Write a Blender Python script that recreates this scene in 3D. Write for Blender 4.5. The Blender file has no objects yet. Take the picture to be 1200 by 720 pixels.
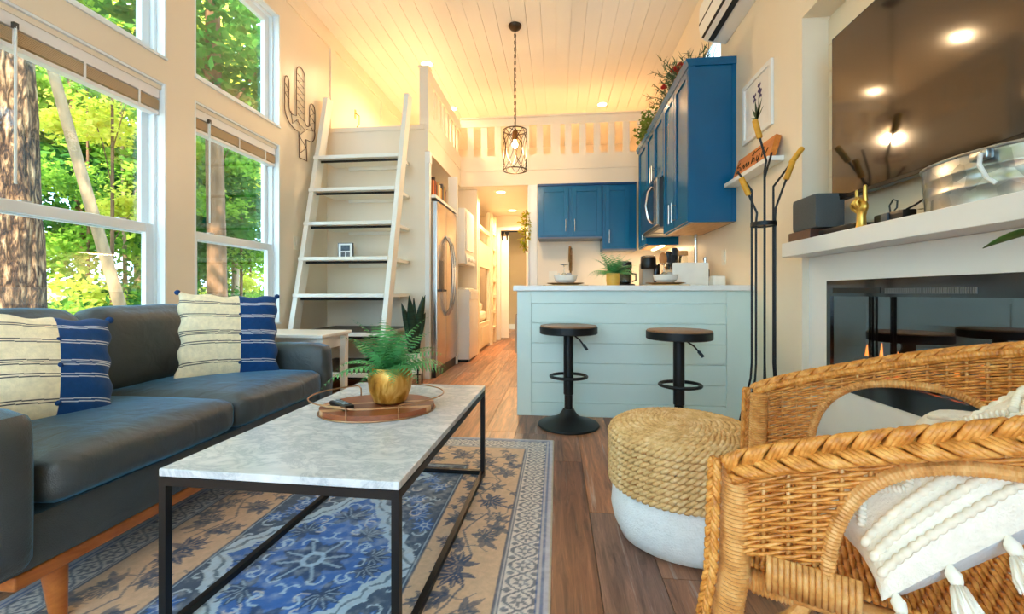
import bpy, math, random
import numpy as np
from mathutils import Matrix, Vector, noise as mnoise
random.seed(7)
SC = bpy.context.scene
COL = SC.collection
R = math.radians
PI = math.pi

# ------------------------------------------------------------------ camera
FPX, EYE, HORIZON, VANISH = 510.0, 0.86, 344.0, 653.0
cam_data = bpy.data.cameras.new('camera')
cam_data.sensor_width = 36.0
cam_data.lens = FPX / 1200.0 * 36.0
cam_data.shift_y = (HORIZON - 360.0) / 1200.0
cam_data.clip_start = 0.03
cam = bpy.data.objects.new('camera', cam_data)
COL.objects.link(cam)
cam.location = (0, 0, EYE)
cam.rotation_euler = (R(90), 0, math.atan((VANISH - 600.0) / FPX))
SC.camera = cam

# ------------------------------------------------------------------ world, sun, exposure
SKY_STRENGTH, SUN_STRENGTH, EXPOSURE = 5.0, 13.0, 0.95
world = bpy.data.worlds.new('world')
SC.world = world
world.use_nodes = True
wn = world.node_tree
wn.nodes.clear()
w_out = wn.nodes.new('ShaderNodeOutputWorld')
w_bg = wn.nodes.new('ShaderNodeBackground')
w_bg.inputs['Strength'].default_value = SKY_STRENGTH
w_tc = wn.nodes.new('ShaderNodeTexCoord')
w_no = wn.nodes.new('ShaderNodeTexNoise')
w_no.inputs['Scale'].default_value = 2.2
w_no.inputs['Detail'].default_value = 5
w_rp = wn.nodes.new('ShaderNodeValToRGB')
w_rp.color_ramp.elements[0].position = 0.40
w_rp.color_ramp.elements[0].color = (0.30, 0.66, 1.0, 1)
w_rp.color_ramp.elements[1].position = 0.68
w_rp.color_ramp.elements[1].color = (0.80, 0.93, 1.0, 1)
wn.links.new(w_tc.outputs['Generated'], w_no.inputs['Vector'])
wn.links.new(w_no.outputs['Fac'], w_rp.inputs['Fac'])
wn.links.new(w_rp.outputs['Color'], w_bg.inputs['Color'])
wn.links.new(w_bg.outputs['Background'], w_out.inputs['Surface'])

sun_data = bpy.data.lights.new('sun', 'SUN')
sun_data.energy = SUN_STRENGTH
sun_data.angle = R(1.0)
sun_data.color = (1.0, 0.93, 0.76)
sun = bpy.data.objects.new('sun', sun_data)
COL.objects.link(sun)
sun.rotation_euler = Vector((-0.35, 0.75, -0.85)).to_track_quat('-Z', 'Y').to_euler()

SC.view_settings.view_transform = 'Standard'
SC.view_settings.look = 'None'
SC.view_settings.exposure = EXPOSURE
SC.view_settings.gamma = 1.0
SC.view_settings.use_curve_mapping = False
SC.cycles.use_denoising = True
SC.cycles.max_bounces = 10
SC.cycles.diffuse_bounces = 6
SC.cycles.glossy_bounces = 4
SC.cycles.transparent_max_bounces = 16
SC.cycles.sample_clamp_indirect = 6.0
SC.cycles.caustics_reflective = False
SC.cycles.caustics_refractive = False

# room extents
XL, XR, YB, ZC = -2.345, 1.30, -2.3, 3.57
Y_LADDER, Y_LOFT, Z_LOFT, Y_END = 4.24, 5.71, 2.29, 8.05

# ------------------------------------------------------------------ mesh builder
class MB:
    def __init__(s):
        s.v = []; s.f = []; s.c = None
    def add(s, verts, faces):
        o = len(s.v)
        s.v.extend([tuple(p) for p in verts])
        s.f.extend([tuple(i + o for i in f) for f in faces])
        return s
    def box(s, x0, y0, z0, x1, y1, z1):
        if x0 > x1: x0, x1 = x1, x0
        if y0 > y1: y0, y1 = y1, y0
        if z0 > z1: z0, z1 = z1, z0
        return s.add([(x0,y0,z0),(x1,y0,z0),(x1,y1,z0),(x0,y1,z0),(x0,y0,z1),(x1,y0,z1),(x1,y1,z1),(x0,y1,z1)],
                     [(0,3,2,1),(4,5,6,7),(0,1,5,4),(1,2,6,5),(2,3,7,6),(3,0,4,7)])
    def prism(s, poly, h0, h1, axis='z'):
        """extrude a 2d polygon; axis z: (x,y), axis y: (x,z), axis x: (y,z)"""
        n = len(poly)
        def pt(p, h):
            return (p[0], p[1], h) if axis == 'z' else (p[0], h, p[1]) if axis == 'y' else (h, p[0], p[1])
        vs = [pt(p, h0) for p in poly] + [pt(p, h1) for p in poly]
        fs = [tuple(range(n)), tuple(range(2*n-1, n-1, -1))]
        for i in range(n):
            j = (i + 1) % n
            fs.append((j, i, n + i, n + j))
        return s.add(vs, fs)
    def tube(s, pts, r, n=8, closed=False, cap=True):
        P = np.array([tuple(p) for p in pts], float)
        m = len(P)
        if closed:
            T = np.roll(P, -1, 0) - np.roll(P, 1, 0)
        else:
            T = np.gradient(P, axis=0)
        T /= np.maximum(np.linalg.norm(T, axis=1, keepdims=True), 1e-9)
        rr = np.full(m, r) if np.isscalar(r) else np.array(r, float)
        a = np.array([0, 0, 1.0]) if abs(T[0][2]) < 0.9 else np.array([1.0, 0, 0])
        N = np.cross(T[0], a); N /= np.linalg.norm(N)
        ang = np.linspace(0, 2*PI, n, endpoint=False)
        V = np.zeros((m, n, 3))
        for i in range(m):
            if i:
                N = N - T[i] * N.dot(T[i])
                l = np.linalg.norm(N)
                if l < 1e-6:
                    N = np.cross(T[i], [0.3, 0.5, 0.8]); l = np.linalg.norm(N)
                N = N / l
            B = np.cross(T[i], N)
            V[i] = P[i] + rr[i] * (np.outer(np.cos(ang), N) + np.outer(np.sin(ang), B))
        fs = []
        k = m if closed else m - 1
        for i in range(k):
            a0, b0 = i * n, ((i + 1) % m) * n
            for j in range(n):
                j2 = (j + 1) % n
                fs.append((a0 + j, a0 + j2, b0 + j2, b0 + j))
        if cap and not closed:
            fs.append(tuple(range(n - 1, -1, -1)))
            fs.append(tuple(range((m - 1) * n, m * n)))
        return s.add(V.reshape(-1, 3), fs)
    def cyl(s, p0, p1, r0, r1=None, n=16):
        return s.tube([p0, p1], [r0, r0 if r1 is None else r1], n)
    def lathe(s, prof, c=(0,0,0), n=32, cap=True):
        m = len(prof)
        vs = []
        for (r, z) in prof:
            for j in range(n):
                a = 2*PI*j/n
                vs.append((c[0]+r*math.cos(a), c[1]+r*math.sin(a), c[2]+z))
        fs = []
        for i in range(m-1):
            for j in range(n):
                j2 = (j+1) % n
                fs.append((i*n+j, i*n+j2, (i+1)*n+j2, (i+1)*n+j))
        if cap:
            fs.append(tuple(range(n-1, -1, -1)))
            fs.append(tuple(range((m-1)*n, m*n)))
        return s.add(vs, fs)
    def ball(s, c, r, n=14, m=9):
        rx, ry, rz = (r, r, r) if np.isscalar(r) else r
        vs = [(c[0], c[1], c[2]-rz)]
        for i in range(1, m):
            t = PI*i/m - PI/2
            for j in range(n):
                a = 2*PI*j/n
                vs.append((c[0]+rx*math.cos(t)*math.cos(a), c[1]+ry*math.cos(t)*math.sin(a), c[2]+rz*math.sin(t)))
        vs.append((c[0], c[1], c[2]+rz))
        fs = []
        for j in range(n):
            fs.append((0, 1+(j+1) % n, 1+j))
        for i in range(m-2):
            for j in range(n):
                j2 = (j+1) % n
                fs.append((1+i*n+j, 1+i*n+j2, 1+(i+1)*n+j2, 1+(i+1)*n+j))
        L = len(vs)-1
        for j in range(n):
            fs.append((L, 1+(m-2)*n+j, 1+(m-2)*n+(j+1) % n))
        return s.add(vs, fs)
    def grid(s, V):
        """V: array (a,b,3)"""
        a, b = V.shape[:2]
        fs = [(i*b+j, (i+1)*b+j, (i+1)*b+j+1, i*b+j+1) for i in range(a-1) for j in range(b-1)]
        return s.add(V.reshape(-1, 3), fs)
    def rbox(s, x0, y0, z0, x1, y1, z1, r=0.03, puff=(0,0,0), n=8, wob=0.0):
        """rounded box with puffed faces"""
        c = np.array([(x0+x1)/2, (y0+y1)/2, (z0+z1)/2]); h = np.array([abs(x1-x0)/2, abs(y1-y0)/2, abs(z1-z0)/2])
        r = min(r, h.min()*0.98)
        g = np.linspace(-1, 1, n+1)
        g = np.sign(g)*np.abs(g)**0.75
        idx = {}
        vs = []; fs = []
        def vid(q):
            k = tuple(np.round(q, 5))
            if k not in idx:
                idx[k] = len(vs)
                p = np.array(q)*h
                inner = np.clip(p, -(h-r), h-r)
                d = p-inner
                l = np.linalg.norm(d)
                o = inner + (d/l*r if l > 1e-9 else 0)
                for ax in range(3):
                    u, w = q[(ax+1) % 3], q[(ax+2) % 3]
                    if abs(q[ax]) > 0.99:
                        o[ax] += np.sign(q[ax])*puff[ax]*(1-u*u)*(1-w*w)
                if wob:
                    o = o + np.array(mnoise.noise_vector(Vector(tuple((o+c)*7))))*wob
                vs.append(tuple(o+c))
            return idx[k]
        for ax in range(3):
            for sg in (-1, 1):
                for i in range(n):
                    for j in range(n):
                        qs = []
                        for (a, b) in ((i,j),(i+1,j),(i+1,j+1),(i,j+1)):
                            q = [0,0,0]; q[ax] = sg; q[(ax+1)%3] = g[a]; q[(ax+2)%3] = g[b]
                            qs.append(vid(q))
                        if sg < 0: qs.reverse()
                        fs.append(tuple(qs))
        return s.add(vs, fs)
    def xf(s, M):
        s.v = [tuple(M @ Vector(p)) for p in s.v]
        return s
    def join(s, o, M=None):
        return s.add([tuple(M @ Vector(p)) for p in o.v] if M else o.v, o.f)

WM = {}       # world matrix of every object while building
def put(o, name_parent=None):
    COL.objects.link(o)
def mesh_of(name, mb, mat, smooth=35, origin=(0,0,0)):
    me = bpy.data.meshes.new(name)
    ox, oy, oz = origin
    me.from_pydata([(x-ox, y-oy, z-oz) for x, y, z in mb.v], [], mb.f)
    if mb.c is not None:
        at = me.color_attributes.new('Col', 'FLOAT_COLOR', 'POINT')
        at.data.foreach_set('color', np.asarray(mb.c, np.float32).reshape(-1))
    if mat is not None: me.materials.append(mat)
    if smooth:
        me.shade_smooth()
        me.set_sharp_from_angle(angle=R(smooth))
    me.update()
    return me
def attach(o, parent, W):
    WM[o.name] = W
    if parent is not None:
        o.parent = parent
        o.matrix_parent_inverse = WM[parent.name].inverted()
    loc, rot, _ = W.decompose()
    o.location = loc
    o.rotation_euler = rot.to_euler()
def O(name, mb, mat, parent=None, bevel=0, segs=2, smooth=35, label=None, cat=None, group=None, kind=None):
    """one mesh object built in world coordinates, origin at the middle of its base"""
    a = np.array(mb.v)
    lo, hi = a.min(0), a.max(0)
    org = ((lo[0]+hi[0])/2, (lo[1]+hi[1])/2, lo[2])
    o = bpy.data.objects.new(name, mesh_of(name, mb, mat, smooth, org))
    COL.objects.link(o)
    attach(o, parent, Matrix.Translation(org))
    if bevel:
        m = o.modifiers.new('bevel', 'BEVEL'); m.width = bevel; m.segments = segs; m.limit_method = 'ANGLE'
        m.harden_normals = True
    tag(o, label, cat, group, kind)
    return o
def tag(o, label=None, cat=None, group=None, kind=None):
    if label: o['label'] = label
    if cat: o['category'] = cat
    if group: o['group'] = group
    if kind: o['kind'] = kind
    return o
def T(name, label, cat, loc, group=None, rz=0):
    o = bpy.data.objects.new(name, None)
    o.empty_display_size = 0.1
    COL.objects.link(o)
    attach(o, None, Matrix.Translation(loc) @ Matrix.Rotation(rz, 4, 'Z'))
    return tag(o, label, cat, group)
def S(name, mb, mat, parent=None, **k):
    return O(name, mb, mat, parent, kind='structure' if parent is None else None, **k)
def inst(src, parent, W):
    """copy of one mesh object sharing its mesh"""
    o = src.copy()
    COL.objects.link(o)
    o.parent = None
    attach(o, parent, W)
    return o
def copy_tree(root, W, label=None):
    r = root.copy(); COL.objects.link(r)
    attach(r, None, W)
    if label: r['label'] = label
    def rec(src, dst):
        for ch in [c for c in bpy.data.objects if c.parent == src]:
            c = ch.copy(); COL.objects.link(c)
            c.parent = dst
            WM[c.name] = W @ WM[root.name].inverted() @ WM[ch.name]
            rec(ch, c)
    rec(root, r)
    return r

# ------------------------------------------------------------------ materials
def lin(c):
    return tuple(((x/255.0)/12.92 if x/255.0 <= 0.04045 else ((x/255.0+0.055)/1.055)**2.4) for x in c)
MATS = {}
def nodes(name):
    m = bpy.data.materials.new(name)
    m.use_nodes = True
    nt = m.node_tree
    b = nt.nodes['Principled BSDF']
    return m, nt, b
def nd(nt, kind, **k):
    n = nt.nodes.new('ShaderNode' + kind)
    for a, v in k.items():
        if a in n.inputs: n.inputs[a].default_value = v
        else: setattr(n, a, v)
    return n
def ramp(nt, stops):
    n = nt.nodes.new('ShaderNodeValToRGB')
    e = n.color_ramp.elements
    while len(e) < len(stops): e.new(0.5)
    for i, (p, c) in enumerate(stops):
        e[i].position = p
        e[i].color = (*c, 1) if len(c) == 3 else c
    return n
def M(name, col, rough=0.5, metal=0.0, spec=0.5, var=0.08, vs=6.0, bump=0.0, bs=80.0, stretch=(1,1,1), coat=0.0, sheen=0.0, sheen_tint=None, trans=0.0, emit=None, es=0.0, alpha=None, ior=1.45, detail=4):
    if name in MATS: return MATS[name]
    m, nt, b = nodes(name)
    L = nt.links.new
    c = lin(col)
    tc = nd(nt, 'TexCoord'); mp = nd(nt, 'Mapping')
    mp.inputs['Scale'].default_value = stretch
    L(tc.outputs['Object'], mp.inputs['Vector'])
    if var:
        no = nd(nt, 'TexNoise', Scale=vs, Detail=detail)
        L(mp.outputs['Vector'], no.inputs['Vector'])
        rp = ramp(nt, [(0.3, tuple(x*(1-var) for x in c)), (0.7, tuple(min(1, x*(1+var)) for x in c))])
        L(no.outputs['Fac'], rp.inputs['Fac'])
        L(rp.outputs['Color'], b.inputs['Base Color'])
    else:
        b.inputs['Base Color'].default_value = (*c, 1)
    if bump:
        nb = nd(nt, 'TexNoise', Scale=bs, Detail=3)
        L(mp.outputs['Vector'], nb.inputs['Vector'])
        bp = nd(nt, 'Bump', Strength=bump, Distance=0.01)
        L(nb.outputs['Fac'], bp.inputs['Height'])
        L(bp.outputs['Normal'], b.inputs['Normal'])
    b.inputs['Roughness'].default_value = rough
    b.inputs['Metallic'].default_value = metal
    b.inputs['Specular IOR Level'].default_value = spec
    b.inputs['IOR'].default_value = ior
    b.inputs['Coat Weight'].default_value = coat
    b.inputs['Coat Roughness'].default_value = 0.1
    b.inputs['Transmission Weight'].default_value = trans
    if sheen:
        b.inputs['Sheen Weight'].default_value = sheen
        b.inputs['Sheen Roughness'].default_value = 0.4
        if sheen_tint: b.inputs['Sheen Tint'].default_value = (*lin(sheen_tint), 1)
    if emit:
        b.inputs['Emission Color'].default_value = (*lin(emit), 1)
        b.inputs['Emission Strength'].default_value = es
    MATS[name] = m
    return m
def M_wood(name, c1, c2, scale=3.0, stretch=(1, 12, 12), rough=0.4, bump=0.1, rnd=False, coat=0.0):
    """long grain along the local axis with the smallest stretch"""
    if name in MATS: return MATS[name]
    m, nt, b = nodes(name); L = nt.links.new
    tc = nd(nt, 'TexCoord'); mp = nd(nt, 'Mapping')
    mp.inputs['Scale'].default_value = stretch
    L(tc.outputs['Object'], mp.inputs['Vector'])
    no = nd(nt, 'TexNoise', Scale=scale, Detail=8, Roughness=0.65, Distortion=0.6)
    L(mp.outputs['Vector'], no.inputs['Vector'])
    rp = ramp(nt, [(0.3, lin(c1)), (0.7, lin(c2))])
    L(no.outputs['Fac'], rp.inputs['Fac'])
    L(rp.outputs['Color'], b.inputs['Base Color'])
    bp = nd(nt, 'Bump', Strength=bump, Distance=0.004)
    L(no.outputs['Fac'], bp.inputs['Height']); L(bp.outputs['Normal'], b.inputs['Normal'])
    b.inputs['Roughness'].default_value = rough
    b.inputs['Coat Weight'].default_value = coat
    MATS[name] = m
    return m
def M_floor():
    m, nt, b = nodes('floor_plank'); L = nt.links.new
    tc = nd(nt, 'TexCoord'); oi = nd(nt, 'ObjectInfo')
    off = nd(nt, 'VectorMath', operation='SCALE'); off.inputs['Scale'].default_value = 37.0
    cmb = nd(nt, 'CombineXYZ')
    L(oi.outputs['Random'], cmb.inputs['X']); L(oi.outputs['Random'], cmb.inputs['Y'])
    L(cmb.outputs['Vector'], off.inputs[0])
    ad = nd(nt, 'VectorMath', operation='ADD')
    L(tc.outputs['Object'], ad.inputs[0]); L(off.outputs['Vector'], ad.inputs[1])
    mp = nd(nt, 'Mapping'); mp.inputs['Scale'].default_value = (14, 1.1, 1)
    L(ad.outputs['Vector'], mp.inputs['Vector'])
    n1 = nd(nt, 'TexNoise', Scale=2.2, Detail=9, Roughness=0.7, Distortion=0.8)
    L(mp.outputs['Vector'], n1.inputs['Vector'])
    base = ramp(nt, [(0.0, lin((112, 76, 60))), (0.25, lin((172, 116, 78))), (0.5, lin((128, 98, 84))), (0.75, lin((184, 134, 96))), (1.0, lin((144, 100, 74)))])
    L(oi.outputs['Random'], base.inputs['Fac'])
    gr = ramp(nt, [(0.30, (0.30, 0.26, 0.24)), (0.45, (0.85, 0.82, 0.8)), (0.58, (1.3, 1.24, 1.16)), (0.70, (2.0, 1.95, 1.9))])
    L(n1.outputs['Fac'], gr.inputs['Fac'])
    mx = nd(nt, 'Mix', data_type='RGBA', blend_type='MULTIPLY'); mx.inputs['Factor'].default_value = 1.0
    L(base.outputs['Color'], mx.inputs[6]); L(gr.outputs['Color'], mx.inputs[7])
    # scraped whitish streaks
    mp2 = nd(nt, 'Mapping'); mp2.inputs['Scale'].default_value = (22, 0.7, 1)
    L(ad.outputs['Vector'], mp2.inputs['Vector'])
    n2 = nd(nt, 'TexNoise', Scale=1.3, Detail=6, Roughness=0.75)
    L(mp2.outputs['Vector'], n2.inputs['Vector'])
    r2 = ramp(nt, [(0.56, (0, 0, 0)), (0.68, (0.7, 0.7, 0.7))])
    L(n2.outputs['Fac'], r2.inputs['Fac'])
    mx2 = nd(nt, 'Mix', data_type='RGBA'); 
    L(r2.outputs['Color'], mx2.inputs['Factor']); L(mx.outputs[2], mx2.inputs[6])
    mx2.inputs[7].default_value = (*lin((196, 186, 176)), 1)
    L(mx2.outputs[2], b.inputs['Base Color'])
    b.inputs['Roughness'].default_value = 0.38
    bp = nd(nt, 'Bump', Strength=0.12, Distance=0.003)
    L(n1.outputs['Fac'], bp.inputs['Height']); L(bp.outputs['Normal'], b.inputs['Normal'])
    return m
def M_marble():
    m, nt, b = nodes('marble'); L = nt.links.new
    tc = nd(nt, 'TexCoord')
    mp = nd(nt, 'Mapping'); mp.inputs['Rotation'].default_value = (0, 0, 0.5); mp.inputs['Scale'].default_value = (1.0, 1.7, 1.0)
    L(tc.outputs['Object'], mp.inputs['Vector'])
    n0 = nd(nt, 'TexNoise', Scale=8.0, Detail=9, Roughness=0.72, Distortion=0.7)
    L(mp.outputs['Vector'], n0.inputs['Vector'])
    sb = nd(nt, 'Math', operation='SUBTRACT'); sb.inputs[1].default_value = 0.5
    L(n0.outputs['Fac'], sb.inputs[0])
    ab = nd(nt, 'Math', operation='ABSOLUTE'); L(sb.outputs[0], ab.inputs[0])
    r1 = ramp(nt, [(0.0, lin((190, 198, 204))), (0.02, lin((206, 212, 216))), (0.07, lin((226, 229, 230))), (0.3, lin((236, 237, 236)))])
    L(ab.outputs[0], r1.inputs['Fac'])
    n1 = nd(nt, 'TexNoise', Scale=9.0, Detail=6, Roughness=0.6)
    L(mp.outputs['Vector'], n1.inputs['Vector'])
    r2 = ramp(nt, [(0.35, (0.80, 0.82, 0.84)), (0.62, (1, 1, 1))])
    L(n1.outputs['Fac'], r2.inputs['Fac'])
    mx = nd(nt, 'Mix', data_type='RGBA', blend_type='MULTIPLY'); mx.inputs['Factor'].default_value = 0.8
    L(r1.outputs['Color'], mx.inputs[6]); L(r2.outputs['Color'], mx.inputs[7])
    L(mx.outputs[2], b.inputs['Base Color'])
    b.inputs['Roughness'].default_value = 0.22
    return m
def M_vcol(name, rough=0.9, bump=0.0, bs=300, sheen=0.0):
    m, nt, b = nodes(name); L = nt.links.new
    at = nd(nt, 'Attribute', attribute_name='Col')
    no = nd(nt, 'TexNoise', Scale=60.0, Detail=3)
    tc = nd(nt, 'TexCoord'); L(tc.outputs['Object'], no.inputs['Vector'])
    rp = ramp(nt, [(0.3, (0.88, 0.88, 0.88)), (0.7, (1.06, 1.06, 1.06))]); L(no.outputs['Fac'], rp.inputs['Fac'])
    mx = nd(nt, 'Mix', data_type='RGBA', blend_type='MULTIPLY'); mx.inputs['Factor'].default_value = 1
    L(at.outputs['Color'], mx.inputs[6]); L(rp.outputs['Color'], mx.inputs[7])
    L(mx.outputs[2], b.inputs['Base Color'])
    b.inputs['Roughness'].default_value = rough
    b.inputs['Specular IOR Level'].default_value = 0.25
    b.inputs['Sheen Weight'].default_value = sheen
    if bump:
        nb = nd(nt, 'TexNoise', Scale=bs, Detail=2); L(tc.outputs['Object'], nb.inputs['Vector'])
        bp = nd(nt, 'Bump', Strength=bump, Distance=0.005); L(nb.outputs['Fac'], bp.inputs['Height']); L(bp.outputs['Normal'], b.inputs['Normal'])
    return m
def M_glass(name, tint=(0.96, 0.98, 0.98), gloss=0.07, rough=0.0):
    """thin pane: mostly see-through with a weak mirror"""
    m = bpy.data.materials.new(name); m.use_nodes = True
    nt = m.node_tree; nt.nodes.clear(); L = nt.links.new
    out = nd(nt, 'OutputMaterial'); mx = nd(nt, 'MixShader'); tr = nd(nt, 'BsdfTransparent'); gl = nd(nt, 'BsdfGlossy')
    tr.inputs['Color'].default_value = (*tint, 1)
    gl.inputs['Roughness'].default_value = rough
    mx.inputs['Fac'].default_value = gloss
    L(tr.outputs[0], mx.inputs[1]); L(gl.outputs[0], mx.inputs[2]); L(mx.outputs[0], out.inputs['Surface'])
    return m
def M_leaf(name, c1, c2, transl=0.45, rough=0.5):
    m = bpy.data.materials.new(name); m.use_nodes = True
    nt = m.node_tree; nt.nodes.clear(); L = nt.links.new
    out = nd(nt, 'OutputMaterial'); mx = nd(nt, 'MixShader'); df = nd(nt, 'BsdfDiffuse'); tl = nd(nt, 'BsdfTranslucent')
    tc = nd(nt, 'TexCoord'); no = nd(nt, 'TexNoise', Scale=3.0, Detail=5); L(tc.outputs['Object'], no.inputs['Vector'])
    rp = ramp(nt, [(0.3, lin(c1)), (0.7, lin(c2))]); L(no.outputs['Fac'], rp.inputs['Fac'])
    L(rp.outputs['Color'], df.inputs['Color']); L(rp.outputs['Color'], tl.inputs['Color'])
    mx.inputs['Fac'].default_value = transl
    L(df.outputs[0], mx.inputs[1]); L(tl.outputs[0], mx.inputs[2]); L(mx.outputs[0], out.inputs['Surface'])
    return m
def M_bark():
    m, nt, b = nodes('bark'); L = nt.links.new
    tc = nd(nt, 'TexCoord'); mp = nd(nt, 'Mapping'); mp.inputs['Scale'].default_value = (9, 9, 2.6)
    L(tc.outputs['Object'], mp.inputs['Vector'])
    nw = nd(nt, 'TexNoise', Scale=1.6, Detail=5, Roughness=0.6); L(mp.outputs['Vector'], nw.inputs['Vector'])
    wv = nd(nt, 'VectorMath', operation='SCALE'); wv.inputs['Scale'].default_value = 1.1; L(nw.outputs['Color'], wv.inputs[0])
    ad = nd(nt, 'VectorMath', operation='ADD'); L(mp.outputs['Vector'], ad.inputs[0]); L(wv.outputs['Vector'], ad.inputs[1])
    vo = nd(nt, 'TexVoronoi', Scale=2.0, feature='DISTANCE_TO_EDGE'); L(ad.outputs['Vector'], vo.inputs['Vector'])
    n1 = nd(nt, 'TexNoise', Scale=6.0, Detail=9, Roughness=0.75); L(mp.outputs['Vector'], n1.inputs['Vector'])
    mu = nd(nt, 'Math', operation='MULTIPLY_ADD'); mu.inputs[1].default_value = 0.45; L(n1.outputs['Fac'], mu.inputs[0]); L(vo.outputs['Distance'], mu.inputs[2])
    rp = ramp(nt, [(0.20, lin((30, 18, 12))), (0.32, lin((96, 66, 46))), (0.46, lin((164, 126, 92))), (0.62, lin((206, 172, 136)))])
    L(mu.outputs[0], rp.inputs['Fac']); L(rp.outputs['Color'], b.inputs['Base Color'])
    bp = nd(nt, 'Bump', Strength=1.0, Distance=0.06); L(mu.outputs[0], bp.inputs['Height']); L(bp.outputs['Normal'], b.inputs['Normal'])
    b.inputs['Roughness'].default_value = 0.95
    return m

WALL = M('wall_paint', (238, 223, 198), 0.38, var=0.02, vs=2, spec=0.4)
TRIM = M('trim_paint', (240, 238, 230), 0.35, var=0.015, vs=3)
CEIL = M('ceiling_paint', (240, 232, 218), 0.42, var=0.02, vs=2)
WHITE = M('white_satin', (238, 238, 234), 0.35, var=0.01)
VINYL = M('window_vinyl', (236, 240, 240), 0.3, var=0.01)
BLUE = M('cabinet_blue', (0, 90, 134), 0.24, var=0.05, vs=3)
ISLE = M('island_paint', (218, 234, 224), 0.4, var=0.015, vs=3)
QUARTZ = M('quartz', (238, 236, 230), 0.2, var=0.03, vs=40)
BLACK = M('black_metal', (24, 24, 25), 0.42, metal=0.3, var=0.1)
BLACKPL = M('black_plastic', (20, 20, 22), 0.35, var=0.1)
STEEL = M('stainless', (176, 166, 156), 0.27, metal=1.0, var=0.04, vs=3, stretch=(30, 30, 0.5))
CHROME = M('chrome', (205, 205, 205), 0.12, metal=1.0, var=0.0)
BRONZE = M('bronze', (74, 58, 44), 0.4, metal=0.8, var=0.1)
GLASSY = M_glass('window_glass')
GREEN = M('fern_green', (92, 164, 96), 0.45, var=0.45, vs=4)
GREEN_D = M('dark_green', (30, 62, 42), 0.4, var=0.3, vs=20)
TERRA = M('soil', (50, 36, 26), 0.95, var=0.3, vs=60, bump=0.5)

# ================================================================== SETTING
# ---- floor with planks
FLOORMAT = M_floor()
fl = S('floor', MB().box(XL-0.12, YB-0.12, -0.12, XR+0.25, 10.6, -0.014), M('subfloor', (60, 44, 36), 0.8))
PW, PL = 0.19, 1.27
plank_src = None
for i in range(20):
    x = XL + i*PW + PW/2
    y = YB - random.random()*PL
    while y < 10.45:
        if plank_src is None:
            mb = MB().box(-PW/2+0.0012, 0.0012, -0.014, PW/2-0.0012, PL-0.0012, 0.0)
            me = mesh_of('floor_plank', mb, FLOORMAT, 0)
            o = bpy.data.objects.new('plank', me); COL.objects.link(o)
            attach(o, fl, Matrix.Translation((x, y, 0)))
            plank_src = o
        else:
            inst(plank_src, fl, Matrix.Translation((x, y, 0)))
        y += PL

# ---- ceiling with boards
ce = S('ceiling', MB().box(XL-0.12, YB-0.12, ZC+0.016, XR+0.9, Y_END+0.1, ZC+0.16), CEIL)  # runs past the right wall as part of the added sun overhang
BW = 0.1458
src = None
for i in range(25):
    x = XL + (i+0.5)*BW
    if src is None:
        me = mesh_of('ceiling_board', MB().box(-BW/2+0.0014, YB, 0, BW/2-0.0014, Y_END, 0.016), CEIL, 0)
        src = bpy.data.objects.new('ceiling_board', me); COL.objects.link(src)
        attach(src, ce, Matrix.Translation((x, 0, ZC)))
    else:
        inst(src, ce, Matrix.Translation((x, 0, ZC)))

# ---- left wall with two storeys of window openings
WT = 0.13
WIN = [(-1.65, -0.79), (-0.58, 0.28), (0.47, 1.33), (1.53, 2.396), (2.60, 3.476)]  # openings before the last two are unseen, added for daylight
Z0, Z1, Z2, Z3 = 0.60, 2.12, 2.262, 3.22
lw = MB()
lw.box(XL-WT, YB-0.12, -0.014, XL, Y_END, Z0)
lw.box(XL-WT, YB-0.12, Z1, XL, Y_END, Z2)
lw.box(XL-WT, YB-0.12, Z3, XL, Y_END, ZC)
ys = [YB-0.12] + [y for w in WIN for y in w] + [Y_END]
for a, b in zip(ys[0::2], ys[1::2]):
    lw.box(XL-WT, a, Z0, XL, b, Z1)
    lw.box(XL-WT, a, Z2, XL, b, Z3)
wl = S('wall_left', lw, WALL)
O('frieze_board', MB().box(XL, YB, 3.43, XL+0.014, Y_END, ZC-0.002), WALL, wl)
for y in (4.29, 5.6, 6.9):
    O('batten', MB().box(XL, y, 2.53, XL+0.014, y+0.09, 3.43), WALL, wl)
O('batten', MB().box(XL, 3.56, 3.40, XL+0.012, 4.29, 3.43), WALL, wl)

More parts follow.
